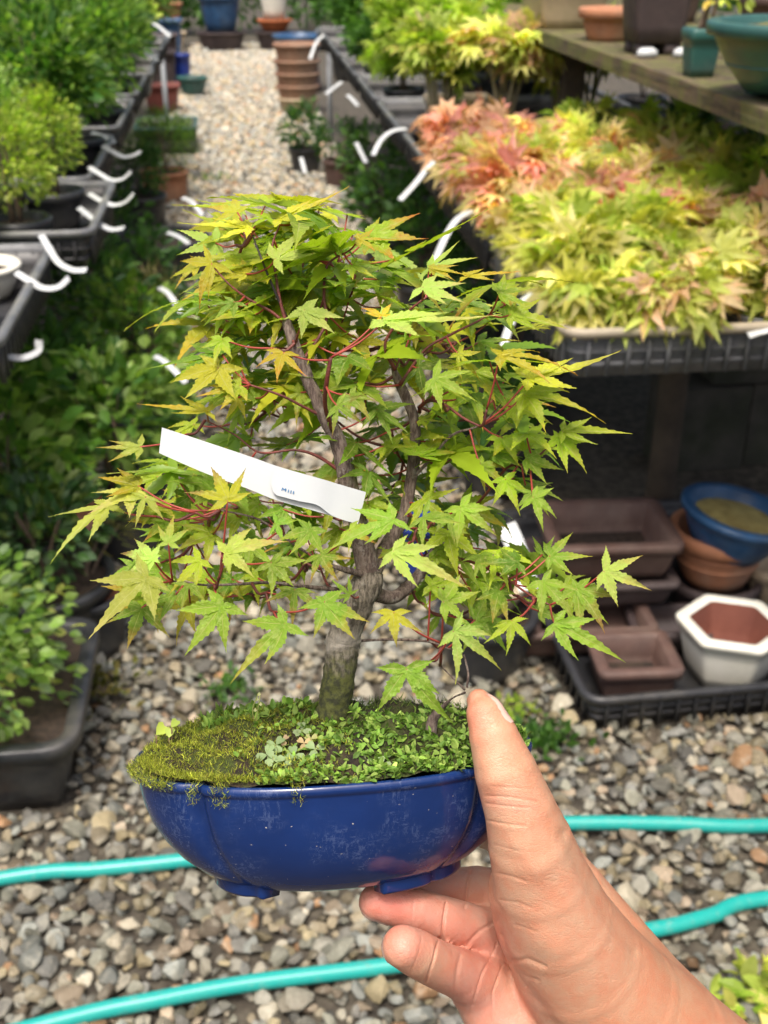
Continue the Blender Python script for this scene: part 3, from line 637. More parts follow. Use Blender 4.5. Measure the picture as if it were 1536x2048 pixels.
# ---- raised board shelf with its pots
ZS = .87
shelf = thing('shelf', 'weathered mossy board shelf raised above the right bench', 'shelf', (1.005, 2.9, 0))
for i in range(3):
    mb = MB(); box(mb, (-.195 + i * .20, 0, ZS - .015), (.192, 4.6, .03)); mb.build('board', M_wood, shelf, False)
for y in (-2.1, 0, 2.1):
    for x in (-.2, .3):
        mb = MB(); box(mb, (x, y, (ZS - .032) / 2), (.05, .05, ZS - .032)); mb.build('post', M_post, shelf, False)
    mb = MB(); box(mb, (.05, y + .052, ZS - .057), (.6, .05, .05)); mb.build('bearer', M_post, shelf, False)
t = thing('bonsai_pot', 'large green glazed oval pot with mossy soil on the shelf', 'pot', (.842, 1.685, ZS)); pot_part(t, 'round', .165, .135, .02, .105, M_green, lip=.012, rimh=.02, taper=.05, soil=M_moss_soil, soilz=.092, bands=1, foot=.012)
t = potted('small square green pot with a yellow-leaved shrub on the shelf', 'shrub', (.760, 1.965, ZS), dict(kind='rect', a=.025, b=.025, r=.006, h=.075, mat=M_green, taper=.006, lip=.003), dict(height=.15, rx=.06, ry=.06, n=170, tpl='oval', size=.02, cols=YELL + [(.5, .35, .06)], seed=91, clumps=10, lean=(.04, .03), lowfill=.35))
simple_pot('tall dark brown square pot on white feet on the shelf', 'pot', (.805, 2.34, ZS), 'rect', .058, .058, .16, M_darkbrown, foot=.022, taper=.012, lip=.006)
for s, (dx, dy) in enumerate([(-.035, -.07), (.035, -.07)]):
    mb = MB(); loft(mb, 'round', .022, .014, .01, [(-.008, 0), (0, .004), (-.004, .014), (-.012, .018)]); o = mb.build('saucer', M_tagw); o.location = (.805 + dx, 2.262 - s * .004, ZS)
    tag(o, ('pale flattened wedge under the near-left foot of the brown square pot', 'pale flattened wedge under the near-right foot of the brown square pot')[s], 'wedge')
simple_pot('terracotta bowl with a rolled rim on the shelf', 'pot', (.80, 2.62, ZS), 'round', .056, .056, .066, M_terra, lip=.010, rimh=.022, taper=.012, soil=M_soil)
simple_pot('wide beige pot at the far end of the shelf', 'pot', (.80, 3.02, ZS), 'rect', .085, .12, .11, M_beige, lip=.012, taper=.02)
for i, (x, y, l) in enumerate([(1.10, 1.98, 'dark conifer standing behind the green oval pot'), (1.13, 2.55, 'fine-leaved conifer behind the brown square pot'), (1.12, 3.1, 'conifer behind the terracotta bowl on the shelf'), (1.1, 3.9, 'conifer at the far end of the shelf boards')]):
    potted(l, 'conifer', (x, y, ZS), dict(a=.06, h=.09, mat=M_brown), dict(height=.25, rx=.11, ry=.11, n=1200, tpl='needle', size=.03, cols=DARK + GREEN, seed=920 + i, clumps=22), 'conifers on the shelf')
for i, (x, y, h, r, cl) in enumerate([(.62, 6.9, .5, .22, GREEN), (1.05, 5.5, .45, .25, DARK), (1.15, 6.6, .6, .3, GREEN), (1.7, 5.0, .8, .4, DARK), (1.8, 3.6, .8, .35, DARK), (1.75, 2.4, .7, .3, DARK)]):
    potted(f'background bush beyond the right bench, {rowt[i]} of six', 'bush', (x, y, .3), dict(a=.1, h=.14), dict(height=h, rx=r, ry=r, n=1300, tpl='oval', size=.045, cols=cl, seed=940 + i, clumps=24), 'bushes beyond the right bench')

# ---- ground level on the right, far part
simple_pot_stack = [(.20, .175, M_terra), (.285, .18, M_beige), (.365, .18, M_terra)]
M_stack = plain('brownish_terracotta', (.33, .19, .12), (.24, .13, .085), .8, 9, .2, (.36, .30, .22), .6)
pst = G(597, 226, 0)
for i, (z, a, m, l) in enumerate([(0, .122, M_beige, 'mossy beige pot at the bottom of the terracotta stack'), (.075, .128, M_stack, 'terracotta pot second from the bottom of the stack by the aisle'), (.15, .132, M_stack, 'terracotta pot in the middle of the stack by the aisle'), (.225, .135, M_stack, 'terracotta pot second from the top of the stack by the aisle'), (.30, .135, M_stack, 'pinkish open pot on top of the terracotta stack')]):
    simple_pot(l, 'pot', (pst[0], pst[1], z), 'round', a, a, .12 if i == 4 else .10, m, lip=.014, rimh=.02, taper=.02, group=None)
simple_pot('slate-blue open bowl behind the terracotta stack', 'bowl', (.44, 8.9, .22), 'round', .17, .19, .16, M_blueglaze, lip=.02, taper=.06)
simple_pot('dark upturned tub carrying the slate-blue bowl', 'tub', (.44, 8.9, 0), 'round', .13, .13, .218, M_darkbrown, taper=-.03)
GRP = 'shrubs on the ground at the right'
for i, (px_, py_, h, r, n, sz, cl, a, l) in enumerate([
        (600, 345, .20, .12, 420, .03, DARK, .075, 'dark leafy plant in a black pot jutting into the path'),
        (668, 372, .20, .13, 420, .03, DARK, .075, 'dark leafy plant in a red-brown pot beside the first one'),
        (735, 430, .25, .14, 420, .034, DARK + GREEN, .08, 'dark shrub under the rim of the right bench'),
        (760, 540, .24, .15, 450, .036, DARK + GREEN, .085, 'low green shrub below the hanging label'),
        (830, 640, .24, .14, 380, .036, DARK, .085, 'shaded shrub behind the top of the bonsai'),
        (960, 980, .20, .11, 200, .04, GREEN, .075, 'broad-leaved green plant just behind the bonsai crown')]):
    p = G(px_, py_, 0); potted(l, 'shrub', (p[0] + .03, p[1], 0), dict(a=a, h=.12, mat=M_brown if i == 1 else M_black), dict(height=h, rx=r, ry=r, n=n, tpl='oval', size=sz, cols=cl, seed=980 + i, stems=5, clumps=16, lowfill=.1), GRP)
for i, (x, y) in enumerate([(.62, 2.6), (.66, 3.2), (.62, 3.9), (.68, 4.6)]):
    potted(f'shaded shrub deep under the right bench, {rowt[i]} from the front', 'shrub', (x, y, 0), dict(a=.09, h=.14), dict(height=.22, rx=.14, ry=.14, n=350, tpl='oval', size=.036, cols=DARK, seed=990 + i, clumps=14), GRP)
for i, (x, y, z) in enumerate([(.98, 2.30, .1), (1.18, 2.32, .1), (1.38, 2.30, .1), (1.08, 2.31, .302), (1.28, 2.30, .302)]):
    mb = MB(); loft(mb, 'rect', .096, .06, .006, [(0, -.098), (0, .098)]); o = mb.build('concrete_block', M_block, None, False); o.location = (x, y, z)
    tag(o, f'mossy concrete block in the dark under the maple bench, {rowt[i]} of five', 'block', 'blocks under the bench')
for i, (x, y, l) in enumerate([(.80, 2.02, 'rough wooden prop under the near maple tray'), (1.16, 1.98, 'rough wooden prop near the frame edge under the bench')]):
    mb = MB(); tube(mb, [(x, y, 0), (x + .006, y, .25), (x - .004, y, .50)], [.03, .027, .03], 9, 3, None, .08, i); tag(mb.build('wooden_prop', M_post), l, 'post')

# ---- ground level on the right, near: the tray of spare pots
tp = G(1180, 1400, .07); YF = tp[1]
tray('black plastic tray on the gravel carrying the spare pots', (tp[0] + .30, YF + .31, .012), .315, .31, .065, math.radians(1.5), M_black, M_black, None)
zt = .022
simple_pot('small brown rectangular pot with a stepped rim in the black tray', 'pot', (.562, 1.438, zt), 'rect', .056, .050, .068, M_brown, math.radians(-3), lip=.010, rimh=.018, taper=.006, wall=.009, r=.006, soil=M_soil, soilz=.02)
simple_pot('white glazed hexagonal pot with a reddish clay inside', 'pot', (.727, 1.458, zt), 'hex', .083, .076, .098, M_white, math.radians(-22), lip=.006, rimh=.014, taper=.018, wall=.013, inside=M_hexin)
simple_pot('brown rectangular pot lying under the others, below the large one', 'pot', (.50, 1.60, zt), 'rect', .125, .075, .055, M_brown, math.radians(-2), lip=.010, rimh=.015, taper=.01, r=.006)
simple_pot('flat dark grey tray-like pot carrying the large brown pot', 'pot', (.565, 1.655, zt + .058), 'rect', .108, .080, .05, M_darkbrown, math.radians(-2), lip=.010, rimh=.014, taper=.012, r=.006)
simple_pot('large brown rectangular pot on top of the stacked pots', 'pot', (.572, 1.652, zt + .110), 'rect', .098, .078, .072, M_brown, math.radians(-3), lip=.012, rimh=.018, taper=.014, wall=.01, r=.008, soil=M_soil, soilz=.02)
simple_pot('dark clay saucer pot beneath the terracotta pot', 'pot', (.785, 1.675, zt), 'round', .078, .078, .055, M_darkbrown, lip=.006, taper=.01)
simple_pot('terracotta flowerpot with ridged side under the blue bowl', 'pot', (.785, 1.675, zt + .045), 'round', .079, .079, .105, M_terra, lip=.008, rimh=.026, taper=.026, bands=2)
bb = simple_pot('blue glazed bowl of dried moss tilted on the terracotta pot', 'bowl', (.790, 1.655, zt + .112), 'round', .090, .090, .082, M_blueglaze, lip=.010, rimh=.014, taper=.034, wall=.010, soil=plain('dry_yellow_moss', (.40, .33, .11), (.22, .17, .05), .95, 30, .8), soilz=.062)
bb.rotation_euler = (math.radians(2), math.radians(10), 0)
simple_pot('cream oval pot at the frame edge behind the white hexagonal pot', 'pot', (.915, 1.66, zt), 'round', .075, .06, .08, M_beige, lip=.005, taper=.02)
simple_pot('brown rectangular pot between the white pot and the dark saucer pot', 'pot', (.665, 1.565, zt), 'rect', .06, .045, .04, M_darkbrown, math.radians(-8), lip=.006, taper=.006, r=.006)
simple_pot('flat brown pot leaning at the right edge behind the hexagonal pot', 'pot', (.90, 1.53, zt), 'rect', .05, .05, .045, M_brown, math.radians(15), lip=.006, taper=.006, r=.006)
bk = G(985, 1385, 0)
simple_pot('black nursery pot on the gravel behind the raised thumb', 'pot', (bk[0], bk[1] + .07, 0), 'round', .078, .078, .115, M_black, lip=.006, taper=.02, soil=M_soil)
simple_pot('chipped beige bowl standing in the black nursery pot behind the leaves', 'bowl', (bk[0] - .005, bk[1] + .075, .112), 'round', .062, .062, .06, M_beige, lip=.006, taper=.022, soil=M_moss_soil, soilz=.035)
simple_pot('blue pot glimpsed through the middle of the crown', 'pot', (.285, 1.86, 0), 'round', .05, .05, .13, plain('cobalt_glaze', (.02, .05, .30)), taper=.012)
# small weeds and moss on the gravel
for i, (px_, py_, n, r, cl, l) in enumerate([(1100, 1490, 160, .022, [(.05, .14, .02), (.08, .18, .03)], 'moss tuft on the gravel right of the thumb'), (455, 1395, 90, .022, GREEN, 'weed on the gravel behind the moss edge'), (1025, 1432, 50, .016, LIME, 'lime weed between stones near the thumb'), (200, 1390, 110, .03, OLIVE, 'olive moss patch beside the black planter'), (1520, 2010, 60, .03, YELL + LIME, 'yellow-green sprig at the lower right corner'), (430, 360, 60, .05, LIGHT, 'pale weed on the far path')]):
    p = G(px_, py_, .01); r_ = np.random.default_rng(77 + i); q = r_.normal(0, 1, (n, 3)) * [r, r, .0] + [0, 0, .012]
    v, f, c = leaves(q, nrm(r_.normal(0, 1, (n, 3)) * [1, 1, .3] + [0, 0, .9]), np.full(n, .016 if i != 4 else .03) * r_.uniform(.6, 1.3, n), pal(cl, n, r_), 'oval', r_, 0)
    o = stuff(obj('weed', fast_mesh('weed', v, f, M_leaf, c, False), None, p)); tag(o, l, 'weed')

# ---- white labels hung on the pots
def lab(label, pix, D0, D1, wd=.012):
    n = len(pix)
    D0 -= .07 if D0 > 1.7 else 0; D1 -= .07 if D0 > 1.7 else 0
    return ribbon(label, [W(x, y, D0 + (D1 - D0) * i / (n - 1)) for i, (x, y) in enumerate(pix)], wd)
for l, pix, D0, D1 in [
    ('white label strip, uppermost along the lime shrub tray', [(183, 265), (205, 272), (230, 285)], 2.98, 2.93),
    ('curled white label second from the top along the lime shrub tray', [(205, 292), (225, 303), (245, 313), (262, 312), (281, 304)], 2.78, 2.72),
    ('curled white label third from the top along the lime shrub tray', [(178, 334), (200, 348), (222, 360), (244, 358), (262, 344)], 2.52, 2.45),
    ('curled white label fourth from the top, at the lime tray corner', [(178, 387), (203, 402), (228, 410), (250, 404), (267, 388)], 2.32, 2.25),
    ('long white label hanging from the front of the lime shrub tray', [(157, 415), (180, 433), (205, 452), (226, 459), (248, 456)], 2.22, 2.16),
    ('white label draped from the white-rimmed bowl', [(82, 470), (100, 500), (118, 526), (146, 540), (173, 540)], 1.93, 1.9),
    ('white label below the white-rimmed bowl, hooked upward', [(32, 545), (60, 562), (86, 576), (116, 574), (138, 556)], 1.80, 1.77),
    ('big curled white label at the frame edge, lowest on the left bench', [(-30, 690), (5, 708), (40, 716), (74, 704), (78, 680)], 1.58, 1.56),
    ('short white label on the dark shrub by the path', [(365, 395), (385, 405), (405, 430)], 2.75, 2.7), ('pale label sticking out of the black tub', [(335, 465), (355, 472), (378, 487)], 2.75, 2.7),
    ('pale label leaning beside the olive-tipped shrub', [(318, 575), (338, 588), (362, 625)], 2.4, 2.35), ('pale label leaning out over the gravel, lowest on the left ground', [(310, 712), (335, 728), (372, 765)], 2.15, 2.1),
    ('striped white label on the far left pots', [(303, 44), (320, 55), (340, 73)], 4.9, 4.85), ('white label above the mossy square pot', [(280, 100), (298, 108), (316, 122)], 4.5, 4.45), ('curved white label in the leafy shrubs', [(222, 92), (205, 95), (203, 120), (228, 165)], 3.9, 3.95),
    ('white label bending off the right bench, uppermost of the three big ones', [(812, 257), (785, 262), (762, 280), (746, 310)], 2.75, 2.65), ('white label hanging off the right bench, middle of the three big ones', [(868, 323), (848, 345), (826, 372), (800, 400)], 2.38, 2.3),
    ('white label hanging off the right bench, lowest of the three big ones', [(945, 420), (915, 438), (892, 472), (866, 530)], 2.06, 1.95), ('white label on the tan-rimmed tray behind the crown', [(1070, 585), (1045, 605), (1020, 650), (1000, 720)], 1.68, 1.6),
    ('far white label at the end of the right bench', [(647, 70), (632, 86), (620, 118)], 5.4, 5.3), ('white label beside the grey bench leg', [(684, 163), (668, 175), (652, 188)], 4.6, 4.5), ('white label lying below the far bench rim', [(695, 190), (706, 200), (716, 212)], 4.2, 4.1),
    ('white label in the black pot jutting into the path', [(602, 315), (606, 330), (610, 346)], 4.2, 4.15), ('white label standing in the shaded plants', [(712, 285), (722, 305), (732, 325)], 4.0, 3.9)]:
    lab(l, pix, D0, D1, .0105 if D0 < 3 else .014)
mb = MB(); o = lab('blank white label clipped over the front rim of the tan-rimmed tray', [(1495, 668), (1520, 660), (1560, 652)], 1.545, 1.545, .016)
o = lab('white label with faint writing leaning behind the bonsai', [(1012, 1050), (1030, 1090), (1050, 1150), (1058, 1180)], 1.60, 1.58, .028)

# ------------------------------------------------------------------ the bonsai held up in front (frame: x right, y away, z along its trunk)
D0 = .355
def cam_xyz(px, py, dz=0.0):
    D = D0 + dz * .001
    return np.array([(px - 768) / FPX * D, D, (1024 - py) / FPX * D])
BASE = cam_xyz(662, 1462, 0)
def B(px, py, dz=0.0): return cam_xyz(px, py, dz) - BASE
def frame_at(c):
    p = CP + RT * c[0] + FW * c[1] + UP * c[2]
    return Matrix(((RT[0], FW[0], UP[0], p[0]), (RT[1], FW[1], UP[1], p[1]), (RT[2], FW[2], UP[2], p[2]), (0, 0, 0, 1)))
bonsai = thing('maple_bonsai', 'small Japanese maple bonsai in a blue oval pot held up in a hand', 'bonsai')
bonsai.matrix_world = frame_at(BASE)

# ---- pot
def pot_blue():
    m, t, b, o = nodes('cobalt_blue_glazed_plastic')
    tc = t.nodes.new('ShaderNodeTexCoord')
    col = mixc(t, ramp(t, noise(t, 35, 4), .35, .65), (.005, .022, .105), (.007, .030, .14))
    mp = t.nodes.new('ShaderNodeMapping'); mp.inputs['Scale'].default_value = (1.0, 1.0, .22); t.links.new(tc.outputs['Object'], mp.inputs[0])
    mp2 = t.nodes.new('ShaderNodeMapping'); mp2.inputs['Scale'].default_value = (.35, .35, 1.2); mp2.inputs['Rotation'].default_value = (0, .35, 0); t.links.new(tc.outputs['Object'], mp2.inputs[0])
    st = ramp(t, noise(t, 700, 7, .8, mp.outputs[0]), .50, .66, 0, .60)            # chalky vertical streaks
    sm = ramp(t, noise(t, 520, 7, .82, mp2.outputs[0]), .53, .68, 0, .65)             # smeared scuffs
    reg = ramp(t, noise(t, 60, 3, .5), .50, .66)                                       # only in patches
    dirt = mmath(t, 'MULTIPLY', mmath(t, 'MAXIMUM', st, sm), reg)
    film = ramp(t, noise(t, 28, 4, .6), .5, .8, 0, .07)
    dirt = mmath(t, 'MAXIMUM', dirt, film)
    sp = ramp(t, noise(t, 700, 2, .5), .745, .77, 0, .9)                              # limescale specks
    col = mixc(t, dirt, col, (.10, .14, .26)); col = mixc(t, sp, col, (.45, .42, .36))
    t.links.new(col, b.inputs['Base Color'])
    t.links.new(ramp(t, dirt, 0, .5, .13, .6), b.inputs['Roughness']); b.inputs['Specular IOR Level'].default_value = .55
    bump(t, mmath(t, 'ADD', noise(t, 120, 3), mmath(t, 'MULTIPLY', dirt, .5)), .07, .002, b); return m
M_pot = pot_blue()
PA, PB_ = .0605, .041
PT = np.arange(160) * 2 * math.pi / 160
def pot_loop(s):
    c, sn = np.cos(PT), np.sin(PT); e = 2 / 2.35
    x = PA * np.sign(c) * np.abs(c) ** e; y = PB_ * np.sign(sn) * np.abs(sn) ** e
    notch = np.zeros_like(PT)
    for a in (47, 133, 227, 313):
        d = (np.degrees(PT) - a + 180) % 360 - 180; notch += np.exp(-(d / 3.6) ** 2) * .050 + np.exp(-(d / 18.) ** 2) * .026
    k = s * (1 - notch * min(1, s))
    return np.column_stack([x * k, y * k])
def rotm(yaw, tilt, roll):
    y, p, r = map(math.radians, (yaw, tilt, roll))
    Rz = np.array([[math.cos(y), -math.sin(y), 0], [math.sin(y), math.cos(y), 0], [0, 0, 1]])
    Rx = np.array([[1, 0, 0], [0, math.cos(p), -math.sin(p)], [0, math.sin(p), math.cos(p)]])
    Ry = np.array([[math.cos(r), 0, -math.sin(r)], [0, 1, 0], [math.sin(r), 0, math.cos(r)]])
    return Ry @ Rx @ Rz
PR = rotm(7, 3.5, 2.2); PC = B(668, 1497, 0)
def pw(v): return np.asarray(v) @ PR.T + PC                      # pot coordinates -> bonsai coordinates
prof = [(.42, -.0366), (.52, -.0362), (.62, -.0343), (.71, -.0312), (.80, -.0266), (.87, -.0215), (.925, -.0160), (.955, -.0110), (.975, -.0065), (.985, -.0030), (.990, -.0022), (1.004, -.0018), (1.010, -.0008), (1.006, .0004), (.990, .0008), (.960, .0006), (.950, -.0010), (.94, -.006)]
V = np.concatenate([np.column_stack([pot_loop(s), np.full(160, z)]) for s, z in prof]); F = []
for i in range(len(prof) - 1):
    for k in range(160): F.append((i * 160 + k, i * 160 + (k + 1) % 160, (i + 1) * 160 + (k + 1) % 160, (i + 1) * 160 + k))
F.append(tuple(range(160))[::-1])
mb = MB(); mb.add(pw(V), F); pot = mb.build('pot', M_pot, bonsai)
pot['label'] = 'cobalt blue four-lobed oval pot with scuffs and chalky stains'
for (a0, a1) in ((190, 236), (283, 340), (18, 75), (122, 167)):
    ks = [k for k in range(160) if a0 <= math.degrees(PT[k]) <= a1]; V, F = [], []
    for k in ks:
        for s, z in ((.640, -.0330), (.638, -.0364), (.628, -.0372), (.50, -.0380), (.49, -.036)): q = pot_loop(s)[k]; V.append((q[0], q[1], z))
    n = len(ks)
    for i in range(n - 1):
        for j in range(4): F.append((i * 5 + j, i * 5 + j + 1, i * 5 + 6 + j, i * 5 + 5 + j))
    F += [tuple(range(5))[::-1], tuple(range(5 * n - 5, 5 * n))]
    mb = MB(); mb.add(pw(V), F); mb.build('foot', M_pot, pot)

# ---- soil, moss, small plants in the pot
r_ = np.random.default_rng(31)
def soil_z(x, y):
    rr = (np.abs(x) / PA) ** 2.35 + (np.abs(y) / PB_) ** 2.35
    ed = np.clip((1 - rr) * 6, 0, 1)
    return -.0003 + ed * .0007 * np.sin(x * 950 + 2 * np.sin(y * 800)) * np.sin(y * 1050 + 1.5 * np.sin(x * 700)) + .0092 * np.clip(1 - rr, 0, 1) ** .7 + ed * (.0018 * np.sin(x * 190 + 1) * np.cos(y * 230) + .0010 * np.sin(x * 420 + y * 380))
V, F = [], []
for i, s in enumerate(np.linspace(.975, .02, 16)):
    q = pot_loop(s); V.append(np.column_stack([q, soil_z(q[:, 0], q[:, 1]) + r_.normal(0, .0004 if i else .00005, 160)]))
for i in range(15):
    for k in range(160): F.append((i * 160 + k, i * 160 + (k + 1) % 160, (i + 1) * 160 + (k + 1) % 160, (i + 1) * 160 + k))
F.append(tuple(range(15 * 160, 16 * 160)))
mb = MB(); mb.add(pw(np.concatenate(V)), F)
def bsoil():
    m, t, b, o = nodes('damp_mossy_potting_mix')
    col = mixc(t, ramp(t, noise(t, 260, 5), .4, .65), (.045, .028, .016), (.015, .010, .007)); col = mixc(t, ramp(t, noise(t, 90, 4), .45, .6, 0, .8), col, (.06, .085, .012))
    t.links.new(col, b.inputs['Base Color']); b.inputs['Roughness'].default_value = .95; bump(t, noise(t, 600, 5), 1., .002, b); return m
mb.build('soil', bsoil(), bonsai)
def on_soil(n, xr, yr, r_):
    x = r_.uniform(*xr, n * 3); y = r_.uniform(*yr, n * 3); ok = (np.abs(x) / (PA * .955)) ** 2.35 + (np.abs(y) / (PB_ * .955)) ** 2.35 < 1
    x, y = x[ok][:n], y[ok][:n]; return np.column_stack([x, y, soil_z(x, y)])
M_moss = leaf_mat('moss_leaf', 'col', .35, .6)
def carpet(name, P, size, cols, tpl, seed, up=1.2, spread=.9, label=None, var=.3):
    r_ = np.random.default_rng(seed); n = len(P)
    d = nrm(r_.normal(0, spread, (n, 3)) * [1, 1, .4] + [0, 0, up]) @ PR.T
    v, f, c = leaves(pw(P), d, size * r_.uniform(.55, 1.35, n), pal(cols, n, r_, var), tpl, r_, 0, .4)
    o = stuff(obj(name, fast_mesh(name, v, f, M_moss, c, False), bonsai))
    if label: o['label'] = label
    return o
r_ = np.random.default_rng(8)
P1 = on_soil(26000, (-.0595, .004), (-.041, .03), r_); dens = np.clip(1.15 - (P1[:, 0] + .058) / .062, .12, 1); P1 = P1[r_.uniform(size=len(P1)) < dens]
# moss cushion creeping over the front left lip
ths = r_.uniform(184, 262, 7000); rad = r_.uniform(.90, 1.03, 7000); clump = .5 + .5 * np.sin(np.radians(ths) * 23) * np.sin(np.radians(ths) * 9 + 1)
e = 2 / 2.35; cth, sth = np.cos(np.radians(ths)), np.sin(np.radians(ths))
hang = np.where((ths > 228) & (ths < 262), (clump > .62) * r_.uniform(0, 1, 7000) ** 1.8 * .0065, 0) + np.where(ths < 222, r_.uniform(0, .003, 7000), 0)
keep = (hang > .0002) | (rad < .985)
P2 = np.column_stack([PA * rad * np.sign(cth) * np.abs(cth) ** e, PB_ * rad * np.sign(sth) * np.abs(sth) ** e, .0022 * (1 - np.abs(rad - .95) * 8) - hang * (rad > .985) + .0008])[keep]
MOSSC = [(.31, .36, .03), (.43, .46, .045), (.22, .27, .025), (.52, .54, .08), (.16, .13, .02), (.14, .18, .02)]
carpet('moss', np.vstack([P1 + [0, 0, .0006], P2]), .0015, MOSSC, 'needle', 3, 1.0, .9, 'yellow-green moss creeping over the left lip of the pot')
P3 = on_soil(2600, (-.03, .058), (-.041, .006), r_); P3 = P3[r_.uniform(size=len(P3)) < np.clip((P3[:, 0] + .03) / .04, .1, 1) * np.clip(-(P3[:, 1] - .008) / .014, .25, 1)]
tE = np.radians(r_.uniform(250, 352, 900)); rE = r_.uniform(.90, .985, 900); xE = PA * rE * np.sign(np.cos(tE)) * np.abs(np.cos(tE)) ** e; yE = PB_ * rE * np.sign(np.sin(tE)) * np.abs(np.sin(tE)) ** e
P3 = np.vstack([P3, np.column_stack([xE, yE, soil_z(xE, yE)])])
carpet('liverwort', P3 + [0, 0, .0008], .0023, [(.24, .38, .06), (.18, .32, .05), (.32, .44, .10), (.14, .26, .04)], 'oval', 4, .5, 1.0, 'bright green tiny-leaved ground cover along the front rim')
P4 = on_soil(2600, (-.045, .056), (0, .04), r_); carpet('dark_moss', P4 + [0, 0, .0005], .0026, [(.05, .09, .015), (.09, .14, .02), (.04, .06, .012), (.13, .20, .03)], 'needle', 5, 1.0, .9, 'dark green moss around the foot of the trunk')
P5 = on_soil(420, (-.04, -.005), (.004, .038), r_); carpet('back_sprouts', P5 + [0, 0, .0010], .0030, [(.18, .30, .05), (.12, .24, .03), (.24, .36, .07)], 'oval', 6, .8, .9, 'green sprouts behind the moss cushion')
M_clov = leaf_mat('clover_leaf', 'col', .3, .55)
def clover(px, py, sz, col, tilt, seed, dz=-20, n=3):
    r_ = np.random.default_rng(seed); c = B(px, py, dz); mb = MB(); nrmv = nrm(np.array([r_.normal(0, .2), -math.cos(math.radians(tilt)), math.sin(math.radians(tilt))]))
    x = nrm(np.cross([0, 1, 0.2], nrmv)); y = np.cross(nrmv, x); a0 = r_.uniform(0, 2)
    for k in range(n):
        a = a0 + k * 2 * math.pi / n; d = x * math.cos(a) + y * math.sin(a); q = np.cross(nrmv, d); L = sz * .155e-3
        pts = [(0, 0, 0), (.35, .32, .1), (.75, .46, .1), (1.0, .28, .05), (.90, 0, 0), (1.0, -.28, .05), (.75, -.46, .1), (.35, -.32, .1), (.5, 0, .0)]
        V = [c + d * u * L + q * v_ * L + nrmv * w_ * L for u, v_, w_ in pts]
        mb.add(V, [(i, (i + 1) % 8, 8) for i in range(8)], np.array(col) * r_.uniform(.85, 1.15))
    tube(mb, [c, c - np.array([0, -.001, .003]), c - np.array([.001, -.003, .008])], .00022, 5, 2, np.array([.3, .2, .12]))
    return mb.build('clover', M_clov, bonsai, True)
GC = (.26, .36, .20)
for i, (x, y, s, c) in enumerate([(535, 1512, 24, GC), (552, 1492, 22, GC), (604, 1462, 20, (.28, .36, .22)), (588, 1512, 22, GC), (572, 1522, 18, GC), (630, 1500, 22, GC), (545, 1520, 20, (.30, .40, .24)), (608, 1488, 16, (.48, .36, .22)), (622, 1480, 15, (.42, .42, .2)), (566, 1482, 14, (.50, .36, .26)),
        (765, 1530, 18, GC), (728, 1526, 17, (.3, .36, .22)), (655, 1480, 20, (.3, .46, .1)), (690, 1490, 18, (.28, .46, .1)), (720, 1505, 18, (.26, .44, .09)), (650, 1545, 17, (.28, .46, .1)), (905, 1490, 15, (.26, .44, .09)), (880, 1510, 15, (.3, .46, .1)), (930, 1470, 15, (.26, .42, .09)), (800, 1520, 16, (.3, .46, .1))]):
    clover(x, y - 2, s * .9, np.array(c) * [1.0, 1.0, .8], 45, 400 + i, -39 + (1560 - y) * .20)
for i, (x, y, s, c, l) in enumerate([(312, 1470, 30, (.48, .58, .10), 'lime round sprout on the left lip'), (338, 1476, 22, (.46, .56, .12), None), (343, 1455, 20, (.40, .52, .08), None)]):
    clover(x, y, s, c, 35, 430 + i, -8, 1)
o = clover(494, 1458, 34, (.45, .28, .14), 15, 440, 4, 2); o.name = 'dead_leaf'; o['label'] = 'round tan dead leaf lying on the moss'
mb = MB()
for a, b_, c in (((517, 1500, -2), (512, 1450, -2), (520, 1392, -2)), ((512, 1450, -2), (505, 1420, -3), (516, 1388, -2)), ((525, 1455, 0), (560, 1450, 4), (590, 1440, 8)), ((500, 1480, -6), (512, 1500, -8), (516, 1510, -8))):
    tube(mb, [B(*a), B(*b_), B(*c)], .00018, 5, 4, np.array([.35, .38, .12]))
for x, y in ((518, 1392), (514, 1402), (521, 1412), (510, 1424)):
    p = B(x, y, -2); mb.add([p, p + [.0006, 0, .0004], p + [0.0001, 0, .0013], p + [-.0006, 0, .0005]], [(0, 1, 2, 3)], np.array([.6, .6, .3]))
mb.build('seedling', M_clov, bonsai)

# ---- trunk and branches
def bark_mat(name, lo, hi, moss):
    m, t, b, o = nodes(name); tc = t.nodes.new('ShaderNodeTexCoord'); mp = t.nodes.new('ShaderNodeMapping'); mp.inputs['Scale'].default_value = (1, 1, .25); t.links.new(tc.outputs['Object'], mp.inputs[0])
    n1 = noise(t, 900, 6, .7, mp.outputs[0]); col = mixc(t, ramp(t, n1, .42, .60), lo, hi)
    col = mixc(t, ramp(t, noise(t, 260, 5, .7), .55, .7, 0, .8), col, (.34, .31, .27))
    if moss:
        sx = t.nodes.new('ShaderNodeSeparateXYZ'); t.links.new(tc.outputs['Object'], sx.inputs[0]); z = mmath(t, 'ADD', sx.outputs[2], mmath(t, 'MULTIPLY', noise(t, 180, 4), .018))
        col = mixc(t, ramp(t, mmath(t, 'ABSOLUTE', mmath(t, 'SUBTRACT', z, .0375)), .001, .006, .75, 0), col, (.40, .36, .31))   # pale graft collar
        g = mixc(t, ramp(t, noise(t, 500, 4), .4, .6), (.022, .026, .008), (.085, .095, .016))
        col = mixc(t, ramp(t, z, .027, .035, .95, 0), col, g)
    t.links.new(col, b.inputs['Base Color']); b.inputs['Roughness'].default_value = .85; bump(t, n1, .8, .0012, b); return m
M_bark = bark_mat('grey_brown_mossy_bark', (.060, .048, .034), (.25, .21, .165), True)
M_br = bark_mat('grey_brown_young_bark', (.075, .048, .040), (.23, .175, .145), False)
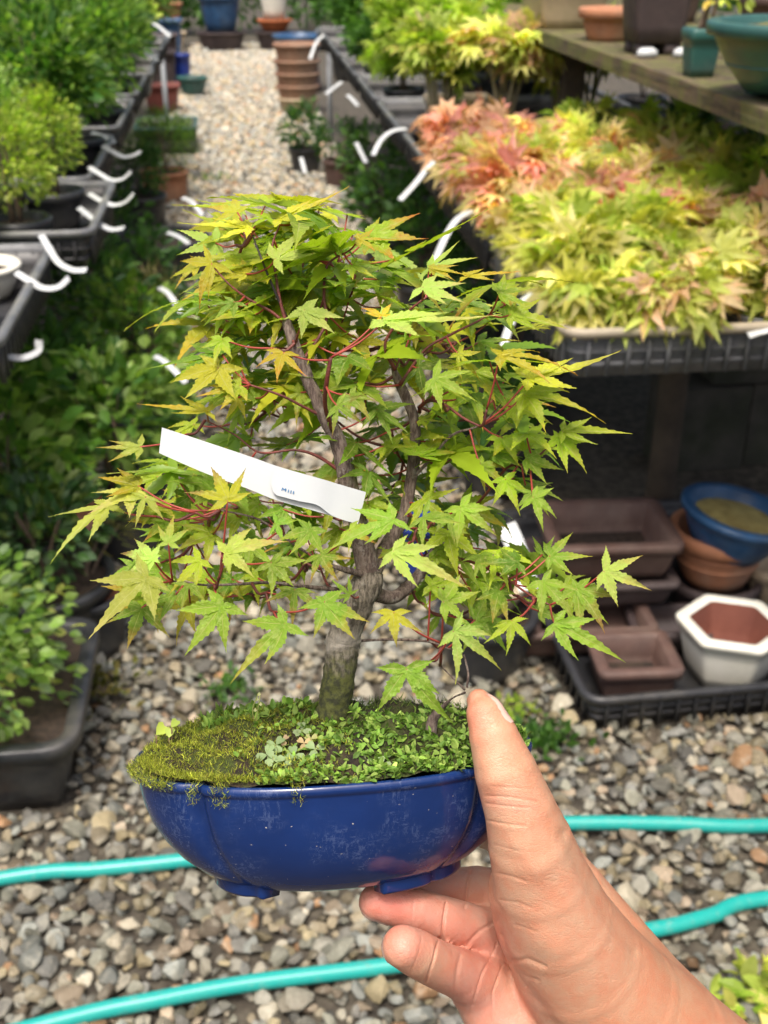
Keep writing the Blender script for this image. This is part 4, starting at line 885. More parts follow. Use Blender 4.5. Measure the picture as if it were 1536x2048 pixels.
M_twig = plain('dark_red_twig', (.18, .038, .030), (.10, .032, .026), .5, 300, .3)
M_pet = plain('red_petiole', (.38, .055, .042), (.28, .05, .038), .4, 200, .05)
skel = []
def limb(name, pts, mat, n=12, wob=.06, seed=0, sub=6):
    P = np.array([B(p[0], p[1], p[2]) for p in pts]); R_ = np.array([p[3] if p[3] > 9 else p[3] * .55 for p in pts]) * .148e-3
    mb = MB(); tube(mb, P, R_, n, sub, None, wob, seed); o = mb.build(name, mat, bonsai)
    sp = smooth_path(P, 8); skel.append(sp); return o
limb('trunk', [(654, 1478, 0, 47), (660, 1455, 0, 39), (667, 1420, 0, 34), (675, 1370, 0, 34), (682, 1320, 0, 34), (686, 1285, 0, 36), (694, 1255, -1, 33), (714, 1205, -2, 34), (735, 1165, -2, 32), (738, 1140, -2, 27)], M_bark, 28, .045, 1, 10)
limb('trunk_leader', [(738, 1150, -2, 27), (726, 1090, -4, 22), (712, 1030, -8, 20), (695, 960, -10, 19), (678, 890, -12, 17), (655, 840, -14, 16), (628, 785, -14, 14), (606, 735, -14, 13), (585, 680, -14, 12), (572, 640, -13, 10)], M_br, 14, .07, 2)
limb('trunk_leader', [(740, 1150, 0, 22), (775, 1090, 3, 16), (808, 1030, 4, 13), (822, 960, 4, 13), (830, 890, 2, 12), (826, 830, 0, 11), (800, 770, -2, 10), (785, 730, -4, 8)], M_br, 12, .07, 3)
limb('branch', [(742, 1185, 2, 18), (785, 1195, 8, 15), (825, 1165, 12, 13), (862, 1115, 16, 12), (905, 1060, 18, 10), (950, 1015, 18, 8), (1010, 940, 14, 6), (1050, 890, 8, 4)], M_br, 10, .07, 4)
limb('branch', [(712, 1282, 2, 5), (780, 1279, -2, 5), (850, 1282, -8, 5), (880, 1290, -12, 4), (925, 1310, -18, 4)], M_br, 8, .05, 5)
limb('branch', [(680, 1180, -2, 9), (600, 1172, -8, 7), (540, 1165, -14, 6), (480, 1168, -20, 5), (410, 1170, -24, 4), (345, 1162, -24, 3)], M_br, 8, .06, 6)
limb('branch', [(735, 1150, -4, 10), (660, 1130, -12, 7), (590, 1090, -16, 5), (520, 1040, -18, 4), (440, 1020, -16, 3)], M_br, 8, .06, 7)
limb('branch', [(690, 950, -10, 8), (640, 915, -12, 6), (590, 900, -14, 5), (520, 905, -14, 4), (470, 870, -14, 3), (410, 840, -14, 2.6)], M_twig, 8, .06, 8)
limb('branch', [(650, 835, -14, 8), (610, 815, -16, 5.5), (560, 790, -20, 4.5), (500, 770, -22, 4)], M_twig, 8, .06, 9)
limb('branch', [(572, 650, -13, 8), (545, 625, -14, 6), (500, 600, -16, 5), (460, 570, -18, 3.5), (428, 535, -18, 3)], M_twig, 8, .06, 10)
limb('branch', [(572, 645, -13, 8), (560, 600, -14, 6), (550, 540, -14, 5), (545, 490, -14, 4), (560, 450, -14, 3)], M_twig, 8, .06, 11)
limb('branch', [(575, 640, -12, 7), (540, 560, -16, 4.5), (520, 510, -16, 4), (505, 470, -16, 3)], plain('blackened_twig', (.03, .022, .02)), 8, .06, 12)
limb('branch', [(600, 730, -14, 8), (650, 650, -10, 6), (648, 590, -10, 6), (655, 530, -10, 5), (700, 500, -12, 3)], M_twig, 8, .06, 13)
limb('branch', [(790, 740, -4, 8), (770, 690, -8, 6), (800, 640, -12, 5), (845, 600, -16, 4), (900, 570, -16, 3)], M_twig, 8, .06, 14)
limb('branch', [(800, 770, -4, 8), (850, 700, -8, 6), (900, 670, -10, 5), (960, 640, -12, 4), (1010, 610, -12, 3)], M_twig, 8, .06, 15)
limb('branch', [(838, 815, 0, 8), (860, 800, -6, 7), (890, 810, -14, 6), (925, 835, -20, 5), (960, 853, -24, 4.5)], M_twig, 8, .06, 16)
limb('branch', [(822, 960, 4, 8), (860, 920, 0, 6), (905, 870, -6, 5), (960, 850, -10, 4), (1010, 800, -12, 3)], M_br, 8, .06, 17)
limb('branch', [(862, 1115, 16, 8), (930, 1120, 4, 6), (1000, 1150, -12, 5), (1060, 1190, -24, 4), (1100, 1210, -28, 3)], M_twig, 8, .06, 18)
limb('branch', [(905, 1060, 18, 7), (970, 990, 6, 5.5), (1015, 935, -4, 5), (1060, 925, -10, 4), (1110, 880, -14, 3)], M_twig, 8, .06, 19)
limb('branch', [(664, 860, -16, 8), (650, 810, -25, 8), (654, 760, -32, 8), (662, 715, -35, 7)], M_twig, 9, .06, 20)
limb('branch', [(934, 1375, -26, 4.5), (936, 1345, -24, 4), (928, 1310, -20, 3.6)], M_br, 8, .06, 21)
limb('branch', [(930, 1380, -26, 4), (900, 1350, -24, 3), (880, 1330, -22, 2.5)], M_br, 8, .06, 22)
limb('cut_branch', [(862, 1478, -14, 12), (866, 1440, -14, 11), (900, 1400, -18, 4), (930, 1385, -24, 4)], M_br, 10, .06, 23)

# ---- leaves
def make_leaf(seed, five=True, flat=False, long=False):
    r_ = np.random.default_rng(seed); v, f, uv = [], [], []
    lob = [(0, 1.0, .112), (46, .84, .102), (-46, .84, .102), (98, .50, .076), (-98, .50, .076)]
    if long: lob = [(0, 1.0, .085), (44, .66, .080), (-44, .60, .078), (96, .36, .058), (-96, .34, .056)]
    if not five: lob += [(146, .26, .05), (-146, .26, .05)]
    kw = (.98, 1.28, 1.12, .88)[seed % 4]; droop0 = r_.uniform(-.06, .06) if flat else r_.uniform(.06, .30)
    for (a, L, wd) in lob:
        a = math.radians(a + r_.normal(0, 8)); L *= r_.uniform(.78, 1.12); wd *= kw * r_.uniform(.85, 1.15)
        d = np.array([math.sin(a), math.cos(a)]); q = np.array([d[1], -d[0]]); N = 19; k0 = len(v)
        bend = r_.normal(0, .10); fold = r_.uniform(.08, .38); dr = droop0 * r_.uniform(.5, 1.5); curl = r_.uniform(-.15, .08) if flat else r_.uniform(0, .35); tw = r_.normal(0, .25)
        for i in range(N):
            t = i / (N - 1)
            w_ = wd * ((.36 + .64 * math.sin(t / .42 * math.pi / 2)) if t < .42 else max(0, (1 - (t - .42) / .58)) ** 1.3)
            saw = (1.16 if i % 2 else .92) if 3 < i < N - 1 else 1
            c = d * t * L + q * bend * L * t * t
            zc = -dr * (t * L) ** 2 - curl * max(0, t - .6) ** 2
            for s in (-1, -.5, 0, .5, 1):
                ww = w_ * (saw if abs(s) == 1 else 1); fwd = .018 if (i % 2 and abs(s) == 1 and t > .2) else 0
                p = c + q * s * ww + d * fwd
                z = zc + fold * abs(s) * ww + tw * s * ww * t + r_.normal(0, .0035)
                v.append((p[0], p[1], z)); uv.append((s, t * L))
        for i in range(N - 1):
            for j in range(4):
                A = k0 + i * 5 + j; f.append((A, A + 1, A + 6, A + 5))
    mb = MB(); mb.add(v, f, None, uv); return mb.mesh('leaf', M_bleaf, True)
M_bleaf = leaf_mat('maple_leaf', 'obj', .44, .34)
LEAF = [make_leaf(50 + i, i % 4 != 3) for i in range(16)]
LFLAT = [make_leaf(90 + i, True, True) for i in range(8)]
LLONG = [make_leaf(120 + i, True, i % 2 == 0, True) for i in range(8)]
CLS = {'y': ((.50, .50, .035), (.56, .42, .035)), 'g': ((.25, .40, .034), (.38, .44, .045)), 'l': ((.40, .56, .10), (.50, .56, .12)), 'o': ((.54, .48, .028), (.62, .24, .025)), 'd': ((.17, .30, .023), (.27, .32, .028)), 'p': ((.48, .56, .085), (.60, .52, .14)), 'v': ((.34, .47, .025), (.48, .47, .033))}
def leaf_basis(phi, tau, rollv=0.):
    ph, ta = math.radians(phi), math.radians(tau)
    n = np.array([math.sin(rollv), -math.cos(ta), math.sin(ta)]); n = nrm(n)
    d = np.array([math.cos(ph), math.sin(ph) * math.tan(min(ta, math.radians(72))), math.sin(ph)]); d = nrm(d - n * np.dot(d, n))
    return d, n, math.hypot(d[0], d[2])
HL = [  # x, y of the leaf base, direction of the middle lobe, its length, tilt, colour, depth, mesh
 (498, 455, 184, 170, 55, 'y', -16), (475, 425, 160, 78, 30, 'y', -10), (559, 437, 8, 138, 52, 'y', -14), (423, 527, -140, 115, 15, 'o', -18), (551, 518, 20, 112, 40, 'l', -24), (610, 620, -52, 92, 22, 'l', -40), (566, 706, -112, 78, 30, 'o', -38), (674, 811, -38, 84, 10, 'g', -44),
 (444, 679, -112, 74, 30, 'v', -26), (435, 736, -124, 104, 35, 'y', -26), (414, 823, 186, 120, 60, 'y', -24), (477, 796, -96, 66, 20, 'y', -20), (480, 772, 204, 92, 40, 'y', -26), (492, 548, 155, 66, 40, 'y', -12), (468, 605, -140, 74, 50, 'g', -26), (716, 479, 2, 108, 58, 'o', -18), (704, 530, -38, 66, 40, 'v', -16), (584, 548, -92, 60, 20, 'v', 4),
 (773, 640, -6, 200, 60, 'l', -38), (764, 633, 118, 62, 20, 'o', -36), (846, 575, -22, 100, 42, 'l', -34), (864, 538, -3, 88, 60, 'y', -26), (933, 553, -2, 122, 64, 'o', -26), (999, 586, 10, 116, 50, 'v', -22), (1021, 630, -7, 142, 42, 'v', -24), (999, 713, 4, 190, 60, 'o', -38), (1059, 757, 6, 178, 55, 'y', -32), (1050, 790, -8, 156, 40, 'v', -28), (1126, 863, 0, 126, 45, 'v', -22), (1117, 877, -36, 92, 25, 'v', -20),
 (868, 757, -24, 108, 25, 'g', -44), (755, 819, -26, 112, 35, 'd', -14), (700, 790, -45, 74, 30, 'g', -34), (1032, 812, -30, 90, 40, 'v', -18), (1066, 995, -28, 84, 20, 'g', -24), (1066, 985, -82, 72, 15, 'g', -20), (280, 894, 186, 92, 50, 'p', -22), (276, 972, 180, 90, 55, 'o', -20), (455, 1001, 108, 110, 8, 'o', -46), (290, 994, -112, 70, 30, 'p', -26), (262, 985, 206, 100, 55, 'p', -22), (212, 1012, 217, 142, 55, 'p', -18),
 (337, 1087, 92, 66, 20, 'p', -34), (452, 1105, 18, 120, 18, 'p', -46), (543, 1125, -48, 92, 12, 'g', -47), (305, 1116, 172, 84, 30, 'l', -34), (294, 1155, 221, 168, 35, 'p', -38), (376, 1169, -96, 72, 20, 'g', -34), (283, 1216, -108, 88, 40, 'g', -28), (443, 1212, -122, 118, 15, 'g', -42), (570, 1248, -138, 142, 15, 'g', -47), (552, 1048, -10, 66, 22, 'g', -30),
 (787, 1103, -26, 150, 20, 'l', -48), (650, 1204, -62, 108, 25, 'g', -47), (787, 1225, -94, 90, 15, 'o', -42), (812, 1339, -76, 160, 5, 'g', -49), (887, 1203, 14, 104, 20, 'g', -42), (907, 1262, -32, 156, 10, 'l', -49), (1085, 1163, -42, 98, 15, 'g', -46), (1023, 1242, -74, 88, 12, 'v', -48), (1110, 1247, -28, 146, 10, 'g', -47), (1154, 1178, -46, 104, 25, 'g', -36), (1209, 1143, -18, 112, 15, 'l', -40), (1085, 1109, 64, 62, 10, 'd', -12), (1100, 1112, -8, 95, 40, 'g', -14),
 (1035, 1124, 180, 98, 55, 'd', -20), (785, 1038, 204, 138, 42, 'g', -42), (847, 1034, -38, 90, 20, 'g', -34), (922, 1015, -52, 92, 20, 'g', -26), (1000, 1180, -120, 80, 25, 'd', -14), (640, 1110, -60, 80, 25, 'g', -32), (590, 1180, -100, 86, 25, 'g', -36), (700, 1060, -30, 74, 30, 'g', -34), (620, 1060, -120, 74, 25, 'g', -30), (400, 1120, -130, 84, 25, 'v', -30), (350, 1190, -150, 90, 30, 'g', -30), (500, 1090, -95, 74, 25, 'g', -30),
 (330, 1040, 190, 80, 40, 'g', -16), (870, 1100, -20, 80, 25, 'd', 4), (960, 1110, -70, 74, 20, 'g', -14), (960, 930, -30, 80, 30, 'g', -10), (1010, 960, -60, 74, 25, 'v', -12), (940, 1250, -100, 72, 25, 'd', -18), (700, 1190, 150, 56, 40, 'g', -20)]
r_ = np.random.default_rng(99)
POLY = [(420, 410), (600, 395), (680, 420), (790, 480), (880, 520), (1000, 570), (1060, 640), (1060, 720), (1030, 800), (1060, 880), (1050, 990), (1000, 1050), (1140, 1150), (1120, 1220), (1000, 1260), (880, 1240), (790, 1180), (760, 1120), (640, 1130), (600, 1200), (450, 1230), (290, 1190), (260, 1130), (340, 1060), (290, 970), (370, 860), (420, 780), (430, 690), (380, 560), (430, 450)]
def inside(x, y):
    c = False; n = len(POLY)
    for i in range(n):
        x1, y1 = POLY[i]; x2, y2 = POLY[i - 1]
        if (y1 > y) != (y2 > y) and x < (x2 - x1) * (y - y1) / (y2 - y1) + x1: c = not c
    return c
FILL = []; tries = 0
while len(FILL) < 212 and tries < 40000:
    tries += 1; x, y = r_.uniform(250, 1150), r_.uniform(390, 1270)
    if not inside(x, y): continue
    if y > 1120 and 600 < x < 800: continue
    if 540 < x < 690 and 820 < y < 990 and r_.uniform() < .7: continue
    if 350 < x < 560 and 820 < y < 960 and r_.uniform() < .75: continue
    dz = r_.uniform(-16, 48); mind = 34
    if any((x - a) ** 2 + (y - b_) ** 2 < mind ** 2 and abs(dz - c) < 22 for a, b_, *_q, c in FILL): continue
    rel = (x - 720) / 400.; ph = (-25 if rel > 0 else 205) + r_.normal(0, 28) + (0 if abs(rel) > .25 else (-65 if rel > 0 else 65) * (1 - abs(rel) * 4) * (1 if y > 600 else .2))
    ta = np.clip({0: 66, 1: 56, 2: 36}[int(y > 650) + int(y > 980)] + r_.normal(0, 12), 8, 80)
    warm = np.clip((820 - y) / 300, 0, 1) + (x < 430) * .4
    cl = r_.choice(['y', 'v', 'v', 'v', 'y', 'g', 'l'] if r_.uniform() < warm else ['g', 'g', 'v', 'd', 'v'])
    FILL.append((x, y, ph, r_.uniform(64, 108) * (1.0 if dz < 20 else .9) * (1.16 if y < 720 else 1), ta, cl, dz))
print('leaves', len(HL) + len(FILL))
todo = []
for i, q in enumerate(HL + FILL):
    x, y, ph, L, ta, cl, dz = q; hand = i < len(HL)
    d, n, sc = leaf_basis(ph, ta + (0 if hand else r_.normal(0, 8)), r_.normal(0, .12 if hand else .3))
    L *= 1 if L > 118 else .92
    p = B(x, y, dz); Lm = L / FPX * (D0 + dz * .001) / max(sc, .45)
    Lm = min(Lm, .036)
    todo.append((p, d, n, Lm, cl, i, ta))
sk = np.concatenate(skel)
dist0 = [np.min(np.linalg.norm(sk - q[0], axis=1)) for q in todo]
ntw = 0
for j in np.argsort(dist0):
    p, d, n, Lm, cl, i, ta = todo[j]
    x = np.cross(d, n); Mx = Matrix(((x[0] * Lm, d[0] * Lm, n[0] * Lm, p[0]), (x[1] * Lm, d[1] * Lm, n[1] * Lm, p[1]), (x[2] * Lm, d[2] * Lm, n[2] * Lm, p[2]), (0, 0, 0, 1)))
    o = obj('leaf', LLONG[(i * 3) % 8] if i < len(HL) and HL[i][3] > 118 else LFLAT[(i * 3) % 8] if ta >= 38 and (i < len(HL) or i % 2) else LEAF[(i * 7) % 16], bonsai); o.matrix_local = Mx
    b0, t0 = CLS[cl]; var = np.exp(r_.normal(0, .16)); hue = r_.normal(0, .07)
    o.color = (min(b0[0] * var * (1 + hue), .8), min(b0[1] * var, .8), b0[2] * var, 1)
    if r_.uniform() < .16: t0 = ((.50, .24, .03), (.46, .30, .04), (.34, .20, .06))[int(r_.integers(3))]
    o['tip_colour'] = [float(min(c * np.exp(r_.normal(0, .12)), .8)) for c in t0]
    # petiole, and a twig where the next branch is far
    pref = sk + 0; cost = np.linalg.norm(pref - p, axis=1) + np.maximum(0, (pref - p) @ d) * 1.2 + np.maximum(0, pref[:, 2] - p[2]) * .5
    s = sk[np.argmin(cost)]; dd = np.linalg.norm(s - p)
    if dd > .021:
        q = p + (s - p) * (.015 / dd) - np.array([0, 0, .002]); mid = (s + q) / 2 - np.array([0, 0, .001 + .03 * dd])
        tw = MB(); pth = [s, mid, q]; tube(tw, pth, [.00052, .00044, .00036], 7, 5, None, .06, j); tw.build('twig', M_twig, bonsai); ntw += 1
        sk = np.vstack([sk, smooth_path(pth, 5)[3:]]); s = q
    inv = Mx.inverted(); mid = (s + p) / 2 + np.array([0, 0, -.06 * np.linalg.norm(s - p)])
    loc = [np.array(inv @ Vector(v_)) for v_ in (s, mid, p)]
    pt = MB(); tube(pt, loc, np.array([.00034, .00028, .00025]) / Lm, 6, 4); pt.build('petiole', M_pet, o)
# the inner leaves behind these, too hidden to be told apart
tv = [np.array([v_.co[:] for v_ in m_.vertices]) for m_ in LEAF]; tf = [np.array([list(p_.vertices) for p_ in m_.polygons]) for m_ in LEAF]
IV, IF, IC, ioff, cnt = [], [], [], 0, 0
while cnt < 190:
    x, y = r_.uniform(300, 1080), r_.uniform(410, 1180)
    if not inside(x, y) or (y > 1060 and 600 < x < 830) or (480 < x < 680 and 830 < y < 1000 and r_.uniform() < .6): continue
    if r_.uniform() < .35: x, y = r_.uniform(440, 700), r_.uniform(440, 800)
    cnt += 1; dz = r_.uniform(-6, 58); rel = (x - 720) / 400.; ph = (-25 if rel > 0 else 205) + r_.normal(0, 40)
    d, n, sc = leaf_basis(ph, np.clip(58 + r_.normal(0, 14), 15, 80), r_.normal(0, .35)); Lm = min(r_.uniform(56, 96) / FPX * (D0 + dz * .001) / max(sc, .45), .026)
    k = cnt % 16; Bm = np.stack([np.cross(d, n), d, n]); IV.append(tv[k] @ Bm * Lm + B(x, y, dz)); IF.append(tf[k] + ioff); ioff += len(tv[k])
    b0 = np.array(CLS[(['v', 'y', 'v', 'y', 'd'] if y < 820 else ['v', 'g', 'd', 'v', 'g'])[cnt % 5]][0]) * np.exp(r_.normal(0, .15)); IC.append(np.tile(b0, (len(tv[k]), 1)))
o = stuff(obj('inner_leaves', fast_mesh('inner_leaves', np.concatenate(IV), np.concatenate(IF), leaf_mat('inner_maple_leaf', 'col', .44, .38), np.concatenate(IC)), bonsai))
mb = MB(); c0 = B(165, 1045, -12)
mb.add([B(150, 1025, -14), B(205, 990, -14), B(190, 1040, -10), B(180, 1063, -13), B(166, 1050, -10)], [(0, 1, 2, 4), (4, 2, 3)]); o = mb.build('withered_lobe', plain('withered_leaf', (.09, .035, .022), (.05, .02, .014), .7, 100, .4), bonsai)
o['label'] = 'shrivelled dark brown leaf edge at the far left of the crown'

# ---- white label looped on the bonsai
tg = thing('plant_label', 'white plastic label marked in blue, looped round the bonsai stem', 'label'); tg.matrix_world = frame_at(BASE)
def strip(path, name, th=.00016):
    """path rows: top x, y, bottom x, y, depth"""
    q = smooth_path(np.array(path, float), 6); A = np.array([B(r[0], r[1], r[4]) for r in q]); C_ = np.array([B(r[2], r[3], r[4]) for r in q]); off = np.array([0, th, 0]); V = []
    for a, c in zip(A, C_): V += [a, c, c + off, a + off]
    F = []
    for i in range(len(q) - 1):
        for k in range(4): F.append((i * 4 + k, i * 4 + (k + 1) % 4, i * 4 + 4 + (k + 1) % 4, i * 4 + 4 + k))
    F += [(3, 2, 1, 0), tuple(len(V) - 4 + k for k in range(4))]
    mb = MB(); mb.add(V, F); return mb.build(name, M_tag, tg, False)
M_tag = plain('glossy_white_label', (.48, .50, .50), (.44, .465, .475), .35, 60, .02, (.62, .66, .66), .25)
strip([(324, 855, 318, 906, -27), (380, 873, 372, 930, -28), (440, 893, 430, 954, -29), (500, 913, 492, 976, -30), (560, 934, 552, 1000, -30), (640, 957, 630, 1022, -29), (700, 975, 690, 1040, -28), (731, 984, 715, 1047, -27)], 'strip')
strip([(553, 938, 552, 978, -31.5), (546, 948, 546, 970, -31.5)], 'rounded_end') if False else None
strip([(543, 962, 543, 968, -31.4), (546, 949, 546, 982, -31.4), (553, 941, 553, 990, -31.4), (566, 937, 566, 994, -31.4), (600, 946, 597, 1002, -31.2), (640, 957, 634, 1010, -30.6), (672, 967, 662, 1030, -29.4), (700, 976, 690, 1041, -28.4), (732, 985, 716, 1048, -27.2)], 'folded_strip')
M_ink = plain('blue_ink', (.02, .12, .30), (.03, .16, .34), .5, 100, 0)
def stroke(mb, x0, y0, x1, y1, w_=1.6):
    a, c = B(x0, y0, -31.62), B(x1, y1, -31.62); t = nrm(c - a); s = np.cross(t, [0, 1, 0]) * w_ * .5 * .145e-3; o_ = np.array([0, .00008, 0])
    V = [a - s, a + s, c + s, c - s]; V = V + [v + o_ for v in V]; mb.add(V, [(0, 1, 2, 3), (7, 6, 5, 4), (0, 4, 5, 1), (1, 5, 6, 2), (2, 6, 7, 3), (3, 7, 4, 0)])
ink = MB()
for s_ in ((563.5, 981, 565, 975.5), (565, 975.5, 568.2, 980), (568.2, 980, 572, 977.2), (572, 977.2, 570.8, 983)): stroke(ink, *s_)
ink.build('letter', M_ink, tg, False)
for x, y in ((577, 982), (582, 983.5), (587, 985)):
    ink = MB(); stroke(ink, x - .9, y + 3, x + .6, y - 3.2); ink.build('letter', M_ink, tg, False)

# ------------------------------------------------------------------ the hand and forearm: one surface
def Hm(px, py, dz, rpx): return np.append(B(px, py, dz) * 1000, rpx / FPX * (D0 + dz * .001) * 1000)
CH = {'thumb': [(958, 1402, -35, 25), (970, 1428, -37, 38), (988, 1475, -38, 50), (1012, 1545, -38, 63), (1040, 1620, -36, 72), (1062, 1690, -32, 86), (1085, 1765, -26, 98), (1120, 1850, -18, 112), (1165, 1930, -8, 128), (1225, 2015, 2, 146), (1310, 2110, 14, 166), (1420, 2225, 26, 186), (1600, 2400, 40, 205)],
      'thenar': [(1050, 1780, -14, 72), (1070, 1850, -10, 76), (1120, 1930, 0, 88)],
      'index_bone': [(1075, 1715, 22, 74), (1130, 1800, 22, 90), (1200, 1910, 22, 110), (1280, 2030, 26, 130)],
      'mid_bone': [(1020, 1800, 26, 62), (1090, 1890, 26, 84), (1200, 2010, 26, 112)],
      'ring_bone': [(985, 1880, 18, 58), (1050, 1960, 18, 80), (1170, 2060, 22, 112)],
      'pinky_bone': [(962, 1975, 6, 62), (1015, 2040, 8, 84), (1130, 2130, 18, 120), (1320, 2230, 26, 150)]}
FG = {'index': [(1050, 1700, 34, 58), (1000, 1655, 52, 50), (945, 1640, 64, 46), (890, 1640, 66, 40)],
      'middle': [(1010, 1800, 26, 54), (955, 1778, 24, 45), (900, 1782, 20, 43), (850, 1790, 14, 40), (810, 1795, 10, 36)],
      'ring': [(985, 1880, 16, 56), (940, 1856, 8, 47), (885, 1838, 0, 45), (825, 1818, -6, 43), (775, 1806, -9, 40), (752, 1804, -10, 35)],
      'pinky': [(960, 1968, 4, 54), (915, 1946, -6, 48), (868, 1926, -17, 46), (830, 1905, -25, 46), (806, 1893, -29, 42)]}
def chain_sdf(P, ch):
    d = np.full(len(P), 1e3, np.float32); q = np.array([Hm(*c) for c in ch], np.float32)
    for a, b_ in zip(q[:-1], q[1:]):
        ab = b_[:3] - a[:3]; t = np.clip((P - a[:3]) @ ab / (ab @ ab), 0, 1)
        d = np.minimum(d, np.linalg.norm(P - a[:3] - t[:, None] * ab, axis=1) - (a[3] + (b_[3] - a[3]) * t))
    return d
def smin(a, b_, k): h = np.clip(.5 + .5 * (b_ - a) / k, 0, 1); return b_ + (a - b_) * h - k * h * (1 - h)
def hand_sdf(P):
    th = chain_sdf(P, CH['thumb']); body = smin(th, chain_sdf(P, CH['thenar']), 7)
    bones = chain_sdf(P, CH['index_bone'])
    for k in ('mid_bone', 'ring_bone', 'pinky_bone'): bones = smin(bones, chain_sdf(P, CH[k]), 7)
    body = smin(body, bones, 4.5)
    f = chain_sdf(P, FG['index'])
    for k in ('middle', 'ring', 'pinky'): f = smin(f, chain_sdf(P, FG[k]), 1.0)
    return smin(body, f, 3.0)
def surface_nets(fun, lo, hi, h):
    n = np.ceil((hi - lo) / h).astype(int) + 1
    ax = [lo[i] + np.arange(n[i]) * h for i in range(3)]; D = np.empty(n, np.float32)
    for i in range(n[0]):
        Y, Z = np.meshgrid(ax[1], ax[2], indexing='ij'); D[i] = fun(np.column_stack([np.full(Y.size, ax[0][i]), Y.ravel(), Z.ravel()]).astype(np.float32)).reshape(n[1], n[2])
    neg = D < 0; c = sum(neg[i:n[0] - 1 + i, j:n[1] - 1 + j, k:n[2] - 1 + k].astype(np.int8) for i in (0, 1) for j in (0, 1) for k in (0, 1))
    act = (c > 0) & (c < 8); ids = np.full(act.shape, -1); I = np.argwhere(act); ids[act] = np.arange(len(I))
    acc = np.zeros((len(I), 3)); cnt = np.zeros(len(I)); cor = [(i, j, k) for i in (0, 1) for j in (0, 1) for k in (0, 1)]
    for a in cor:
        for ax_ in range(3):
            if a[ax_]: continue
            b_ = list(a); b_[ax_] = 1; da = D[tuple((I + a).T)]; db = D[tuple((I + b_).T)]; cr = (da < 0) != (db < 0)
            t = np.where(cr, da / (da - db + 1e-12), 0); p = np.array(a) + t[:, None] * (np.array(b_) - a); acc[cr] += p[cr]; cnt[cr] += 1
    V = (I + acc / cnt[:, None]) * h + lo; F = []
    for ax_ in range(3):
        u, w_ = (ax_ + 1) % 3, (ax_ + 2) % 3; s0 = [slice(None)] * 3; s1 = [slice(None)] * 3; s0[ax_] = slice(0, n[ax_] - 1); s1[ax_] = slice(1, n[ax_])
        e = np.argwhere(neg[tuple(s0)] != neg[tuple(s1)]); e = e[(e[:, u] > 0) & (e[:, w_] > 0) & (e[:, u] < n[u] - 1) & (e[:, w_] < n[w_] - 1)]
        q = []
        for du, dw in ((0, 0), (-1, 0), (-1, -1), (0, -1)):
            o_ = e.copy(); o_[:, u] += du; o_[:, w_] += dw; q.append(ids[tuple(o_.T)])
        q = np.stack(q, 1); fl = neg[tuple(s0)][tuple(e.T)]; q[~fl] = q[~fl][:, ::-1]; F.append(q)
    return V, np.concatenate(F)
lo = B(690, 1340, 0) * 1000; hi = B(1700, 2440, 0) * 1000
lo, hi = np.array([lo[0], -62, hi[2]]), np.array([hi[0], 84, lo[2]])
HV, HF = surface_nets(hand_sdf, lo, hi, 1.3)
def grad(P, e=.3):
    g = np.stack([hand_sdf(P + np.eye(3, dtype=np.float32)[i] * e) - hand_sdf(P - np.eye(3, dtype=np.float32)[i] * e) for i in range(3)], 1); return nrm(g)
for _ in range(2): HV = HV - grad(HV.astype(np.float32)) * hand_sdf(HV.astype(np.float32))[:, None] * .8
def skin_mat():
    m, t, b, o = nodes('skin'); a = t.nodes.new('ShaderNodeAttribute'); a.attribute_name = 'col'
    n1 = noise(t, 110, 6, .7); col = mixc(t, ramp(t, n1, .38, .64, 0, .75), a.outputs['Color'], mixc(t, 1, a.outputs['Color'], (1.05, .74, .66), 'MULTIPLY'))
    col = mixc(t, ramp(t, noise(t, 420, 4, .7), .55, .72, 0, .25), col, mixc(t, 1, col, (1.12, 1.08, 1.02), 'MULTIPLY'))
    t.links.new(col, b.inputs['Base Color']); t.links.new(ramp(t, noise(t, 900, 4, .7), .3, .7, .34, .58), b.inputs['Roughness']); b.inputs['Specular IOR Level'].default_value = .5
    b.inputs['Subsurface Weight'].default_value = .18; b.inputs['Subsurface Radius'].default_value = (1, .35, .2); b.inputs['Subsurface Scale'].default_value = .0022
    vo = t.nodes.new('ShaderNodeTexVoronoi'); vo.feature = 'DISTANCE_TO_EDGE'; vo.inputs['Scale'].default_value = 1500; tc = t.nodes.new('ShaderNodeTexCoord'); mp = t.nodes.new('ShaderNodeMapping'); mp.inputs['Scale'].default_value = (.55, .8, 1); mp.inputs['Rotation'].default_value = (0, .45, 0); t.links.new(tc.outputs['Object'], mp.inputs[0]); t.links.new(mp.outputs[0], vo.inputs['Vector'])
    hgt = mmath(t, 'ADD', mmath(t, 'MULTIPLY', ramp(t, vo.outputs[0], 0, .12), .5), noise(t, 500, 4, .7)); bump(t, hgt, .36, .0005, b); return m
M_skin = skin_mat()
hm = fast_mesh('hand', HV * .001, HF, M_skin); tmp = obj('hand_coarse', hm); md = tmp.modifiers.new('s', 'SUBSURF'); md.levels = md.render_levels = 2
dg = bpy.context.evaluated_depsgraph_get(); hm2 = bpy.data.meshes.new_from_object(tmp.evaluated_get(dg)); bpy.data.objects.remove(tmp); hm2.name = 'hand'
nv = len(hm2.vertices); HV = np.empty(nv * 3, np.float32); hm2.vertices.foreach_get('co', HV); HV = HV.reshape(-1, 3)
HN = np.empty(nv * 3, np.float32); hm2.vertex_normals.foreach_get('vector', HN); HN = HN.reshape(-1, 3)
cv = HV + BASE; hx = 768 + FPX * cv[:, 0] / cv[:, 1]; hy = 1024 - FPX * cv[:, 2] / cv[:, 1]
front = np.clip(-HN[:, 1] * 2 + .2, 0, 1)
